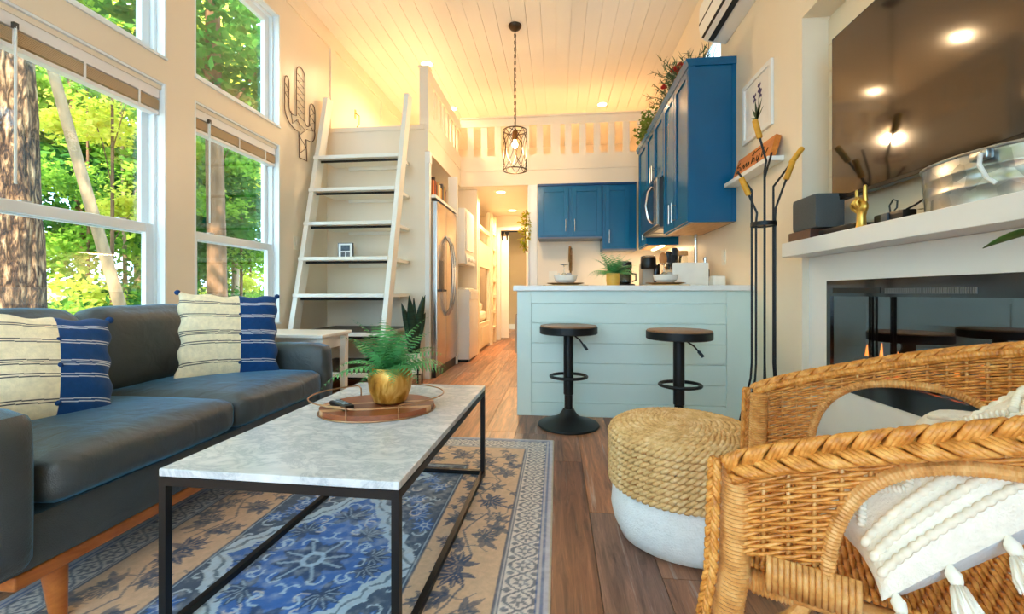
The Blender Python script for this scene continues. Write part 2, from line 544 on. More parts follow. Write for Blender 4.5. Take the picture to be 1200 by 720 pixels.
wcount = [0]
def window(y0, y1, z0, z1, hung, n):
    """window in the left wall: white jamb lining, sashes, panes"""
    wcount[0] += 1
    w = S('window_%d' % n, MB().box(XL-WT, y0, z0, XL+0.001, y0+0.012, z1).box(XL-WT, y1-0.012, z0, XL+0.001, y1, z1)
          .box(XL-WT, y0, z0, XL+0.012, y1, z0+0.014).box(XL-WT, y0, z1-0.012, XL-0.004, y1, z1), VINYL)
    xo, xi = XL-WT+0.012, XL-WT+0.05
    a, b, c, d = y0+0.012, y1-0.012, z0+0.014, z1-0.012
    def sash(x0, x1, zz0, zz1, t, rail):
        f = MB().box(x0, a+0.02, zz0, x1, a+0.02+t, zz1).box(x0, b-0.02-t, zz0, x1, b-0.02, zz1)
        f.box(x0, a+0.02+t, zz0, x1, b-0.02-t, zz0+rail).box(x0, a+0.02+t, zz1-rail, x1, b-0.02-t, zz1)
        s = O('sash', f, VINYL, w, bevel=0.004)
        O('pane', MB().box((x0+x1)/2-0.002, a+0.02+t, zz0+rail, (x0+x1)/2+0.002, b-0.02-t, zz1-rail), GLASSY, s, smooth=0)
    O('frame', MB().box(xo-0.006, a, c, xi+0.03, a+0.02, d).box(xo-0.006, b-0.02, c, xi+0.03, b, d).box(xo-0.006, a+0.02, c, xi+0.03, b-0.02, c+0.02).box(xo-0.006, a+0.02, d-0.02, xi+0.03, b-0.02, d), VINYL, w, bevel=0.003)
    if hung:
        zm = 1.245
        sash(xo, xo+0.03, zm-0.03, d-0.02, 0.045, 0.05)
        sash(xo+0.034, xo+0.066, c+0.02, zm+0.03, 0.05, 0.055)
        for yy in (a+0.2, b-0.2):
            O('sash_lock', MB().box(xo+0.04, yy-0.02, zm+0.03, xo+0.06, yy+0.02, zm+0.038), M('lock_grey', (170, 172, 170), 0.4), w)
    else:
        sash(xo, xo+0.04, c+0.02, d-0.02, 0.05, 0.05)
for i, (a, b) in enumerate(WIN):
    n = [5, 6, 7, 1, 2][i]
    window(a, b, Z0, Z1, True, n)
    window(a, b, Z2, Z3, False, n+10)

# ---- right wall with the recessed fireplace and TV bay, and a small high window
NY0, NY1 = 0.55, 2.47      # bay along the wall
rw = MB()
rw.box(XR, YB-0.12, -0.014, XR+0.22, NY0, ZC)
rw.box(XR, NY0, 2.33, XR+0.22, NY1, ZC)
rw.box(XR, NY1, -0.014, XR+0.22, 3.62, ZC)
rw.box(XR, 3.62, -0.014, XR+0.22, 4.4, 2.63); rw.box(XR, 3.62, 2.98, XR+0.22, 4.4, ZC)
rw.box(XR, 4.4, -0.014, XR+0.22, 10.5, ZC)
wr = S('wall_right', rw, WALL)
bay = S('wall_bay', MB().box(XR+0.14, NY0, 1.05, XR+0.22, NY1, 2.33), WALL)
for k in range(9):
    z = 1.055+k*0.14
    O('shiplap_board', MB().box(XR+0.13, NY0+0.002, z, XR+0.14, NY1-0.002, z+0.136), WALL, bay)
ww = S('window_3', MB().box(XR+0.001, 3.62, 2.63, XR+0.22, 3.64, 2.98).box(XR+0.001, 4.38, 2.63, XR+0.22, 4.4, 2.98).box(XR+0.001, 3.64, 2.63, XR+0.22, 4.38, 2.65).box(XR+0.001, 3.64, 2.96, XR+0.22, 4.38, 2.98), VINYL)
O('pane', MB().box(XR+0.15, 3.64, 2.65, XR+0.155, 4.38, 2.96), GLASSY, ww, smooth=0)

# ---- wall behind the camera with big windows
bwm = MB()
BX = [(-2.05, -0.95), (-0.75, 0.35), (0.5, 1.1)]
bwm.box(XL-0.12, YB-0.12, -0.014, XR+0.2, YB, 0.35); bwm.box(XL-0.12, YB-0.12, 2.95, XR+0.2, YB, ZC)
xs = [XL-0.12] + [x for w in BX for x in w] + [XR+0.2]
for a, b in zip(xs[0::2], xs[1::2]): bwm.box(a, YB-0.12, 0.35, b, YB, 2.95)
wb = S('wall_back', bwm, WALL)
for i, (a, b) in enumerate(BX):
    w = S('window_%d' % (20+i), MB().box(a, YB-0.1, 0.35, a+0.06, YB-0.03, 2.95).box(b-0.06, YB-0.1, 0.35, b, YB-0.03, 2.95).box(a+0.06, YB-0.1, 0.35, b-0.06, YB-0.03, 0.41).box(a+0.06, YB-0.1, 2.89, b-0.06, YB-0.03, 2.95).box(a+0.06, YB-0.1, 2.0, b-0.06, YB-0.03, 2.06), VINYL)
    O('pane', MB().box(a+0.06, YB-0.068, 0.41, b-0.06, YB-0.062, 2.0).box(a+0.06, YB-0.068, 2.06, b-0.06, YB-0.062, 2.89), GLASSY, w, smooth=0)

# ---- loft: wall below it beside the ladder, loft floor, fascia, end walls
S('wall_stair', MB().box(XL, Y_LADDER, -0.0, -1.3155, Y_LADDER+0.05, 2.535), WALL)
XF = -1.285
lf = S('floor_loft', MB().box(XL, Y_LADDER+0.05, Z_LOFT, XF-0.03, Y_END, 2.5).box(XF-0.03, Y_LOFT+0.05, Z_LOFT, XR, Y_END, 2.5), CEIL)
O('fascia', MB().box(XF-0.03, Y_LADDER-0.003, Z_LOFT-0.005, XF, Y_LOFT-0.001, 2.68), WALL, lf)
O('fascia', MB().box(XF-0.03, Y_LOFT, Z_LOFT-0.005, XR-0.001, Y_LOFT+0.05, 2.68), WALL, lf)
O('fascia_board', MB().box(XF, Y_LADDER, 2.50, XF+0.008, Y_LOFT-0.001, 2.68), WALL, lf)
O('fascia_board', MB().box(XF+0.009, Y_LOFT-0.008, 2.48, XR-0.001, Y_LOFT-0.0005, 2.68), WALL, lf)
O('loft_step', MB().box(XL+0.001, Y_LADDER-0.012, 2.50, -1.316, Y_LADDER+0.05, 2.545), WALL, lf)
S('wall_end', MB().box(XL, Y_END, 2.29, XR, Y_END+0.1, ZC), WALL)

# ---- kitchen back wall and hall
S('wall_kitchen', MB().box(-0.355, Y_LOFT+0.01, 0, XR, Y_LOFT+0.12, Z_LOFT-0.006), WALL)
S('trim_1', MB().box(-0.365, Y_LOFT-0.015, 0, -0.26, Y_LOFT+0.01, Z_LOFT-0.006).box(-0.38, Y_LOFT-0.015, 0, -0.355, Y_LOFT+0.13, Z_LOFT-0.006), TRIM, bevel=0.003)
S('wall_hall', MB().box(-0.40, Y_LOFT+0.13, 0, -0.30, 7.95, Z_LOFT), WALL)
hw = MB()
hw.box(XL, 7.95, 0, -1.04, 8.04, Z_LOFT).box(-1.04, 7.95, 2.02, -0.56, 8.04, Z_LOFT).box(-0.56, 7.95, 0, XR, 8.04, Z_LOFT)
S('wall_bedroom', hw, WALL)
S('trim_2', MB().box(-1.10, 7.935, 0, -1.04, 7.95, 2.08).box(-0.56, 7.935, 0, -0.50, 7.95, 2.08).box(-1.04, 7.935, 2.02, -0.56, 7.95, 2.08), TRIM)
TAN = M('tan_paint', (206, 178, 138), 0.6, var=0.02)
S('wall_far', MB().box(XL, 10.4, 0, XR, 10.5, 2.6), TAN)
S('baseboard_far', MB().box(XL, 10.385, 0, XR, 10.4, 0.12), TRIM)
S('ceiling_bedroom', MB().box(XL, 8.15, 2.45, XR, 10.5, 2.55), CEIL)
bd = T('barn_door', 'white sliding barn door on a black rail at the hall end', 'door', (-0.99, 8.1, 0))
O('door_panel', MB().box(-1.10, 8.075, 0.03, -0.90, 8.115, 1.93), TRIM, bd)
O('edge_strip', MB().box(-1.12, 8.07, 0.03, -1.05, 8.075, 1.95), BLACK, bd)
O('rail', MB().box(-1.6, 8.062, 2.0, -0.55, 8.07, 2.03), BLACK, bd)
for x in (-1.02, -0.93):
    O('roller', MB().cyl((x, 8.055, 1.99), (x, 8.075, 1.99), 0.04).box(x-0.012, 8.06, 1.85, x+0.012, 8.068, 1.99), BLACK, bd)

# hall things: laundry stack, bunk, ladder shelf
def appliance(name, label, x1, y0, y1, z0, z1, kind):
    t = T(name, label, 'appliance', (x1-0.3, (y0+y1)/2, z0))
    body = M('appliance_white', (238, 234, 224), 0.25, var=0.01)
    O('body', MB().rbox(x1-0.62, y0, z0+0.03, x1, y1, z1, 0.015, n=6), body, t)
    if kind == 'washer':
        O('plinth', MB().box(x1-0.58, y0+0.03, z0, x1-0.03, y1-0.03, z0+0.04), BLACKPL, t)
        d = O('lid', MB().rbox(x1-0.60, y0+0.02, z1, x1-0.06, y1-0.02, z1+0.018, 0.008, n=4), body, t)
        '''d = O('door', MB().tube([(x1+0.008, (y0+y1)/2+0.2*math.cos(a), z0+0.48+0.2*math.sin(a)) for a in np.linspace(0, 2*PI, 28, endpoint=False)], 0.018, 8, True), M('door_ring', (200, 200, 198), 0.2, metal=0.6), t)
        O('glass', MB().cyl((x1-0.002, (y0+y1)/2, z0+0.48), (x1+0.01, (y0+y1)/2, z0+0.48), 0.19, n=28), M('dark_glass', (30, 30, 34), 0.08, coat=1), d)'''
        O('panel', MB().box(x1-0.005, y0+0.04, z1-0.13, x1+0.004, y1-0.04, z1-0.03), M('panel_grey', (214, 212, 206), 0.3), t)
    else:
        O('panel', MB().prism([(x1-0.002, z0+0.02), (x1+0.02, z0+0.03), (x1+0.004, z0+0.16), (x1-0.002, z0+0.16)], y0+0.03, y1-0.03, 'y'), M('panel_grey', (214, 212, 206), 0.3), t)
        for q in range(3):
            y = y0+0.14+q*0.15
            O('knob', MB().cyl((x1+0.008, y, z0+0.09), (x1+0.045, y, z0+0.092), 0.028), body, t)
        O('door', MB().rbox(x1, y0+0.05, z0+0.2, x1+0.018, y1-0.05, z1-0.05, 0.008, n=4), body, t)
appliance('washing_machine', 'white top-loading washing machine standing on the hall floor past the fridge', -1.08, 5.32, 5.90, 0, 0.915, 'washer')
appliance('dryer', 'white wall dryer with round knobs hung above the washing machine', -1.14, 5.32, 5.90, 1.20, 1.93, 'dryer')
S('wall_laundry', MB().box(XL, 5.92, 0, -1.10, 6.0, Z_LOFT), WALL)
S('trim_3', MB().box(-1.32, 5.19, 0, -1.21, 5.235, Z_LOFT-0.01), TRIM)
bk = T('bunk_bed', 'white built-in bunk bed with two berths in the hall', 'bed', (-1.7, 6.7, 0))
BUNK = M('bunk_white', (240, 228, 196), 0.4, var=0.02)
O('frame', MB().box(-1.16, 6.02, 0, -1.10, 6.12, 2.2).box(-1.16, 7.1, 0, -1.10, 7.2, 2.2), BUNK, bk)
O('side_board', MB().box(-1.15, 6.12, 0.05, -1.11, 7.1, 0.42), BUNK, bk)
O('side_board', MB().box(-1.15, 6.12, 1.25, -1.11, 7.1, 1.62), BUNK, bk)
O('guard_rail', MB().box(-1.15, 6.12, 1.80, -1.11, 7.1, 1.86), BUNK, bk)
O('drawer_front', MB().box(-1.11, 6.3, 0.08, -1.10, 7.0, 0.36), BUNK, bk, bevel=0.003)
for z in (0.42, 1.45):
    mt = O('mattress', MB().rbox(XL+0.02, 6.03, z, -1.17, 7.19, z+0.16, 0.05, (0, 0, 0.01)), M('mattress', (244, 238, 222), 0.8), bk)
    O('pillow', MB().rbox(-1.75, 6.62, z+0.16, -1.22, 7.1, z+0.30, 0.06, (0, 0, 0.03)), M('mattress', (244, 238, 222), 0.8), mt)
ls = T('ladder_shelf', 'white ladder with deep rungs at the end of the bunk bed', 'ladder', (-1.13, 7.45, 0))
O('side', MB().box(-1.16, 7.24, 0, -1.08, 7.29, 2.2), BUNK, ls); O('side', MB().box(-1.16, 7.62, 0, -1.08, 7.67, 2.2), BUNK, ls)
O('back', MB().box(-1.20, 7.24, 0, -1.16, 7.67, 2.2), BUNK, ls)
for k in range(7):
    O('rung', MB().box(-1.16, 7.29, 0.25+k*0.27, -1.08, 7.62, 0.29+k*0.27), BUNK, ls)

# ---- unseen overhang added to block sun at the high window, and outside ground
S('ceiling_sun_shade', MB().box(XL-0.35, YB-0.35, ZC+0.165, XR+0.95, Y_END+2.6, ZC+0.3), CEIL)
GROUND = M('forest_floor', (120, 104, 62), 0.95, var=0.5, vs=1.5, bump=0.6, bs=8)
gm = MB(); g = np.zeros((40, 30, 3))
for i in range(40):
    for j in range(30):
        x, y = -45+j*1.45, -14+i*1.6
        g[i, j] = (x, y, -0.75 + 0.35*mnoise.noise(Vector((x*0.2, y*0.2, 0))) + max(0, -x-9)*0.07)
gm.grid(g[:, ::-1].copy())
S('ground', gm, GROUND, smooth=180)

# ---- lamps
def light(name, kind, parent, loc, energy, col, size=0.1, rot=None, spot=None, blend=0.6):
    d = bpy.data.lights.new(name, kind)
    d.energy = energy; d.color = col
    if kind == 'AREA': d.shape = 'DISK'; d.size = size
    else: d.shadow_soft_size = size
    if spot: d.spot_size = R(spot); d.spot_blend = blend
    o = bpy.data.objects.new(name, d); COL.objects.link(o)
    W = Matrix.Translation(loc)
    attach(o, parent, W)
    if rot: o.rotation_euler = rot
    return o
WARM = (1.0, 0.70, 0.40)
def downlight(x, y, z, energy, label, group=None, spot=150):
    t = T('downlight', label, 'light', (x, y, z-0.004), group)
    O('trim_ring', MB().lathe([(0.062, 0), (0.08, 0), (0.084, 0.006), (0.062, 0.006), (0.062, 0)], (x, y, z-0.006), 28, cap=False), TRIM, t)
    O('lens', MB().cyl((x, y, z-0.0045), (x, y, z-0.0005), 0.062, n=28), M('lamp_lens', (255, 240, 210), 0.4, var=0, emit=(255, 214, 150), es=14.0), t)
    light('lamp', 'SPOT', t, (x, y, z-0.012), energy, WARM, 0.05, (0, 0, 0), spot, 0.5)
downlight(-0.79, 6.08, Z_LOFT, 80, 'round recessed ceiling light of the hall just past the kitchen wall')
downlight(-0.77, 7.45, Z_LOFT, 70, 'round recessed ceiling light of the hall before the bedroom doorway')
downlight(-1.53, 5.0, ZC, 62, 'round recessed ceiling light over the loft nearest the ladder')
downlight(-1.53, 6.25, ZC, 55, 'round recessed ceiling light over the loft behind the side railing')
downlight(0.64, 6.33, ZC, 55, 'round recessed ceiling light over the loft above the kitchen')
light_b = T('downlight', 'round recessed ceiling light of the bedroom beyond the barn door', 'light', (-0.7, 9.3, 2.446))
O('lens', MB().cyl((-0.7, 9.3, 2.446), (-0.7, 9.3, 2.449), 0.062, n=24), MATS['lamp_lens'], light_b)
light('lamp', 'SPOT', light_b, (-0.7, 9.3, 2.43), 50, WARM, 0.05, (0, 0, 0), 150)

# ================================================================== LOFT RAILING, LADDER, BLINDS
rl = T('loft_railing', 'white loft railing with flat slats along the side and front', 'railing', (XF-0.04, Y_LADDER, 2.5))
O('post', MB().box(-1.372, Y_LADDER-0.006, 2.55, -1.284, Y_LADDER+0.09, 3.12), WALL, rl, bevel=0.003)
O('post_cap', MB().box(-1.385, Y_LADDER-0.012, 3.12, -1.272, Y_LADDER+0.10, 3.14), WALL, rl)
O('top_rail', MB().box(XF-0.06, Y_LADDER+0.09, 3.02, XF-0.005, Y_LOFT+0.05, 3.14), WALL, rl, bevel=0.003)
O('top_rail', MB().box(XF-0.005, Y_LOFT, 3.07, XR-0.002, Y_LOFT+0.05, 3.175), WALL, rl, bevel=0.003)
O('rail_cap', MB().box(XF-0.005, Y_LOFT-0.015, 3.175, XR-0.002, Y_LOFT+0.07, 3.195), WALL, rl)
src = None
for k in range(8):
    y = Y_LADDER+0.16+k*0.175
    mbx = MB().box(XF-0.045, y, 2.68, XF-0.02, y+0.09, 3.02)
    src = O('baluster', mbx, WALL, rl) if src is None else inst(src, rl, Matrix.Translation((XF-0.0325, y+0.045, 2.68)))
src = None
for k in range(14):
    x = XF+0.09+k*0.185
    mbx = MB().box(x, Y_LOFT+0.012, 2.68, x+0.085, Y_LOFT+0.037, 3.07)
    src = O('baluster', mbx, WALL, rl) if src is None else inst(src, rl, Matrix.Translation((x+0.0425, Y_LOFT+0.0245, 2.68)))
for x in (-0.05, 1.22):
    O('newel', MB().box(x, Y_LOFT-0.004, 2.68, x+0.09, Y_LOFT+0.046, 3.07), WALL, rl)
for k, (x, w, c) in enumerate(((0.92, 0.42, (228, 150, 40)), (0.35, 0.5, (236, 226, 200)))):
    O('loft_cushion', MB().rbox(x, 6.5, 2.5, x+w, 6.75, 2.5+w*0.9, 0.09, (0, 0.05, 0), wob=0.01), M('cushion_%d' % k, c, 0.9),
      label=('orange-yellow cushion lying in the loft behind the railing', 'large cream cushion lying in the loft behind the railing')[k], cat='cushion')
# wall lamp hook in the loft
lh = T('wall_hook', 'slim brass wall bracket on the loft wall above the ladder', 'hook', (XL+0.02, 4.86, 2.85))
O('plate', MB().box(XL, 4.845, 2.90, XL+0.008, 4.875, 3.0), M('brass', (196, 150, 70), 0.3, metal=1), lh)
O('arm', MB().tube([(XL+0.008, 4.86, 2.96), (XL+0.05, 4.86, 2.93), (XL+0.05, 4.86, 2.83), (XL+0.02, 4.86, 2.80)], 0.006), M('brass', (196, 150, 70), 0.3, metal=1), lh)

ld = T('loft_ladder', 'white wooden loft ladder stair with deep treads and black bars', 'ladder', (-1.87, 3.6, 0))
LADM = M('ladder_paint', (240, 236, 224), 0.35, var=0.01)
DARKTREAD = M_wood('dark_tread', (52, 44, 38), (92, 80, 68), 4, (2, 14, 14), 0.5)
XA, XB = -2.30, -1.475
def ylad(z): return 3.425 + z*0.254
for x in (XA, XB):
    q = [(ylad(0)-0.05, 0), (ylad(0)+0.06, 0), (ylad(2.80)+0.06, 2.80), (ylad(2.80)-0.05, 2.80)]
    O('stringer', MB().prism(q, x, x+0.045, 'x'), LADM, ld, bevel=0.004)
for k in range(7):
    z = 0.2+k*0.3275
    tr = O('tread', MB().box(XA+0.046, ylad(z)-0.045, z-0.028, XB-0.001, Y_LADDER-0.002, z), LADM, ld, bevel=0.003)
    O('tread_cap', MB().box(XA+0.047, ylad(z)-0.01, z, XB-0.002, Y_LADDER-0.003, z+0.002), DARKTREAD if k < 2 else LADM, tr)
    O('nosing', MB().box(XA-0.003, ylad(z)-0.062, z-0.030, XB+0.005, ylad(z)-0.0455, z+0.002), LADM, ld, bevel=0.003)
    O('crossbar', MB().cyl((XA+0.05, ylad(z)-0.012, z-0.045), (XB-0.004, ylad(z)-0.012, z-0.045), 0.011, n=10), BLACK, ld)
    if k >= 1:
        O('cleat', MB().box(XA+0.2, Y_LADDER-0.03, z-0.06, XB-0.1, Y_LADDER-0.003, z-0.0285), LADM, ld)
# photo frame on a tread
zt = 0.2+3*0.3275+0.003
pf = T('photo_frame', 'small black and white photo frame standing on a ladder tread', 'picture frame', (-1.98, 3.92, zt))
O('frame', MB().box(-2.058, 3.915, zt, -1.91, 3.93, zt+0.15), BLACK, pf)
O('mat_board', MB().box(-2.052, 3.913, zt+0.006, -1.916, 3.9152, zt+0.144), WHITE, pf)
O('print', MB().box(-2.028, 3.9115, zt+0.075, -1.94, 3.9132, zt+0.128), M('photo_dark', (52, 56, 62), 0.3, var=0.6, vs=40), pf)
O('print', MB().box(-2.028, 3.9115, zt+0.018, -1.988, 3.9132, zt+0.065), M('photo_dark2', (84, 76, 70), 0.3, var=0.7, vs=50), pf)
O('print', MB().box(-1.98, 3.9115, zt+0.018, -1.94, 3.9132, zt+0.065), M('photo_dark3', (100, 98, 96), 0.3, var=0.7, vs=60), pf)

SLAT = M('blind_slat', (216, 188, 148), 0.45, var=0.06)
BLINDW = M('blind_white', (240, 236, 232), 0.35, var=0.01)
CLEAR = M('clear_rod', (226, 230, 226), 0.15, var=0)
for (a, b), lab in zip(WIN[3:], ('raised slatted blind in the window beside the big tree trunk', 'raised slatted blind in the window nearest the ladder')):
    x = XL-0.055
    t = T('window_blind', lab, 'blind', (x, (a+b)/2, Z1-0.25))
    a2, b2 = a+0.02, b-0.02
    O('headrail', MB().box(x-0.03, a2, Z1-0.095, x+0.03, b2, Z1-0.013), BLINDW, t, bevel=0.004)
    O('valance', MB().box(x+0.031, a2-0.006, Z1-0.040, x+0.037, b2+0.006, Z1-0.013), WALL, t)
    src = None
    for k in range(9):
        z = Z1-0.106-k*0.0065
        src = O('slat', MB().box(x-0.026, a2, z, x+0.026, b2, z+0.0035), SLAT, t) if src is None else inst(src, t, Matrix.Translation((x, (a2+b2)/2, z)))
    O('bottom_rail', MB().box(x-0.027, a2, Z1-0.19, x+0.027, b2, Z1-0.168), BLINDW, t, bevel=0.004)
    for q in (0.15, 0.5, 0.85):
        y = a2+(b2-a2)*q
        O('lift_cord', MB().box(x+0.0275, y-0.006, Z1-0.19, x+0.0295, y+0.006, Z1-0.076), BLINDW, t)
    y = a2+0.12
    wd = O('wand', MB().cyl((x+0.042, y, Z1-0.09), (x+0.042, y, Z1-0.78), 0.0055, n=8), CLEAR, t)
    O('hook', MB().box(x+0.031, y-0.009, Z1-0.10, x+0.047, y+0.009, Z1-0.075), M('hook_grey', (70, 62, 54), 0.4), wd)

# wire cactus on the wall
ct = T('wire_cactus', 'dark wire cactus wall art hanging beside the window', 'wall art', (XL+0.006, 3.78, 2.10))
WIRE = M('rust_wire', (92, 62, 40), 0.45, metal=0.6)
cy0 = 3.80
def wl_(pts, r=0.0036): return MB().tube([(XL+0.008, p[0], p[1]) for p in pts], r, 6)
def arc(cy, cz, ry, rz, a0, a1, n=10): return [(cy+ry*math.cos(R(a0+(a1-a0)*i/n)), cz+rz*math.sin(R(a0+(a1-a0)*i/n))) for i in range(n+1)]
stem = [(3.80, 2.48)] + arc(3.80, 2.86, 0.075, 0.075, 180, 0)[0:0]
outline = ([(3.745, 2.10), (3.735, 2.33)] + arc(3.70, 2.47, 0.17, 0.14, 270, 180) + [(3.53, 2.68)] + arc(3.56, 2.70, 0.03, 0.05, 180, 0) + [(3.59, 2.54)] + arc(3.64, 2.50, 0.05, 0.05, 180, 270)
           + [(3.70, 2.46), (3.70, 2.84)] + arc(3.765, 2.86, 0.065, 0.07, 180, 0) + [(3.83, 2.46)] + arc(3.87, 2.47, 0.04, 0.04, 200, 340, 6) + [(3.91, 2.62)] + arc(3.955, 2.62, 0.045, 0.055, 180, 0) + [(4.0, 2.46)]
           + arc(3.90, 2.40, 0.10, 0.10, 20, -70) + [(3.85, 2.30), (3.865, 2.10), (3.745, 2.10)])
O('outline', wl_(outline, 0.0042), WIRE, ct)
z = 2.12; zz = []
for k in range(14):
    zz.append((3.715 if k % 2 else 3.815, 2.46+k*0.03))
O('brace', wl_(zz, 0.003), WIRE, ct)
O('brace', wl_([(3.75, 2.14), (3.855, 2.22), (3.74, 2.30), (3.84, 2.38), (3.70, 2.42)], 0.003), WIRE, ct)
O('brace', wl_([(3.58, 2.56), (3.535, 2.60), (3.59, 2.63), (3.535, 2.68)], 0.003), WIRE, ct)
O('brace', wl_([(3.86, 2.40), (3.97, 2.42), (3.91, 2.47), (3.995, 2.51), (3.915, 2.55), (3.99, 2.60), (3.92, 2.64)], 0.003), WIRE, ct)
O('brace', wl_([(3.62, 2.47), (3.64, 2.37), (3.72, 2.44), (3.76, 2.36)], 0.003), WIRE, ct)
O('light_switch', MB().box(XL, 3.67, 1.255, XL+0.007, 3.745, 1.375).box(XL+0.007, 3.70, 1.30, XL+0.011, 3.715, 1.335), M('switch_cream', (238, 230, 210), 0.3), label='cream light switch plate on the wall between window and ladder', cat='switch')

# ================================================================== SOFA
so = T('sofa', 'dark grey fabric sofa with two seat cushions and wooden legs', 'sofa', (-1.70, 1.57, 0))
def M_sofa():
    m, nt, b = nodes('sofa_fabric'); L = nt.links.new
    tc = nd(nt, 'TexCoord')
    no = nd(nt, 'TexNoise', Scale=5.0, Detail=3); L(tc.outputs['Object'], no.inputs['Vector'])
    rp = ramp(nt, [(0.3, lin((50, 56, 57))), (0.7, lin((63, 69, 70)))]); L(no.outputs['Fac'], rp.inputs['Fac'])
    L(rp.outputs['Color'], b.inputs['Base Color'])
    n2 = nd(nt, 'TexNoise', Scale=380.0, Detail=2); L(tc.outputs['Object'], n2.inputs['Vector'])
    n3 = nd(nt, 'TexNoise', Scale=11.0, Detail=3, Distortion=0.8); L(tc.outputs['Object'], n3.inputs['Vector'])
    ad = nd(nt, 'Math', operation='MULTIPLY_ADD'); ad.inputs[1].default_value = 6.0
    L(n3.outputs['Fac'], ad.inputs[0]); L(n2.outputs['Fac'], ad.inputs[2])
    bp = nd(nt, 'Bump', Strength=0.35, Distance=0.004); L(ad.outputs[0], bp.inputs['Height']); L(bp.outputs['Normal'], b.inputs['Normal'])
    b.inputs['Roughness'].default_value = 0.48
    b.inputs['Specular IOR Level'].default_value = 0.75
    b.inputs['Sheen Weight'].default_value = 1.0
    b.inputs['Sheen Roughness'].default_value = 0.3
    b.inputs['Sheen Tint'].default_value = (*lin((90, 170, 220)), 1)  # blue tint paints the sky's reflection into the fabric
    return m
SOFA = M_sofa()
SWOOD = M_wood('sofa_wood', (150, 78, 28), (196, 116, 50), 3, (10, 2, 10), 0.3, coat=0.3)
sx1, sx0 = -1.262, -2.13
O('base', MB().rbox(sx0, 0.83, 0.185, sx1, 2.31, 0.325, 0.02, n=6), SOFA, so)
for y0, y1 in ((0.81, 0.94), (2.20, 2.33)):
    O('arm', MB().rbox(sx0+0.03, y0, 0.19, sx1+0.015, y1, 0.585, 0.045, (0.012, 0.004, 0.004), n=10, wob=0.002), SOFA, so)
for y0, y1 in ((0.945, 1.575), (1.58, 2.198)):
    O('seat_cushion', MB().rbox(-1.90, y0, 0.325, sx1+0.03, y1, 0.455, 0.045, (0.012, 0.004, 0.022), n=12, wob=0.004), SOFA, so)
O('backrest', MB().rbox(sx0, 0.83, 0.30, sx0+0.13, 2.31, 0.70, 0.05, n=8), SOFA, so)
for y0, y1 in ((0.95, 1.572), (1.582, 2.195)):
    b = MB().rbox(-0.09, y0, 0.0, 0.09, y1, 0.375, 0.075, (0.03, 0.0, 0.01), n=12, wob=0.006)
    b.xf(Matrix.Translation((-1.91, 0, 0.425)) @ Matrix.Rotation(R(-9), 4, 'Y'))
    O('back_cushion', b, SOFA, so)
O('wood_rail', MB().box(sx1-0.06, 0.90, 0.150, sx1-0.012, 2.27, 0.186).box(sx0+0.02, 0.90, 0.150, sx0+0.07, 2.27, 0.186).box(sx0+0.07, 0.90, 0.150, sx1-0.06, 0.95, 0.186).box(sx0+0.07, 2.22, 0.150, sx1-0.06, 2.27, 0.186), SWOOD, so, bevel=0.006)
for x in (sx1-0.05, sx0+0.06):
    for y, dy in ((1.01, -0.0), (2.19, 0.0)):
        O('leg', MB().cyl((x, y, 0.150), (x+(0.015 if x > -1.5 else -0.015), y+dy, 0.0097 if x > -1.5 else 0.0), 0.028, 0.017, 16), SWOOD, so)

# striped pillows
def pillow_surface(w, h, t, n, crease=0.0):
    u = np.linspace(-1, 1, n)
    U, V = np.meshgrid(u, u, indexing='ij')
    F = t/2*(np.clip((1-U**2)*(1-V**2), 0, 1))**0.42
    X = w/2*U*(1-0.07*(1-V**2)); Y = h/2*V*(1-0.07*(1-U**2))
    if crease:
        X = X+0.006*np.sin(V*13)*np.abs(U)**6*np.sign(U); Y = Y+0.005*np.sin(U*11)*np.abs(V)**6
        F = F*(1+0.06*np.sin(V*16+U*3)*np.exp(-((np.abs(U)-0.85)/0.25)**2)) + crease*0.3*np.sin(5*U+2*V)*np.sin(4*V)*(1-U**2)*(1-V**2)
    front = np.stack([X, Y, F], -1); back = np.stack([X, Y, -F], -1)
    return U, V, front, back
def striped(U, V, front):
    cream, navy = np.array(lin((246, 230, 192))), np.array(lin((10, 66, 124)))
    left = U < 0.14
    C = np.where(left[..., None], cream, navy)
    line_d, line_l = np.array(lin((44, 46, 62))), np.array(lin((206, 214, 224)))
    wv = V + 0.010*np.sin(U*4+1)
    for k, z in enumerate((-0.66, -0.61, -0.22, -0.17, 0.0, 0.04, 0.08, 0.42, 0.47, 0.74, 0.78)):
        on = np.abs(wv-z) < 0.0095
        C = np.where((on & left)[..., None], line_d, C)
        C = np.where((on & ~left & (U < 0.96))[..., None], line_l, C)
    return C
PILM = M_vcol('striped_weave', 0.92, 0.25, 260, 0.15)
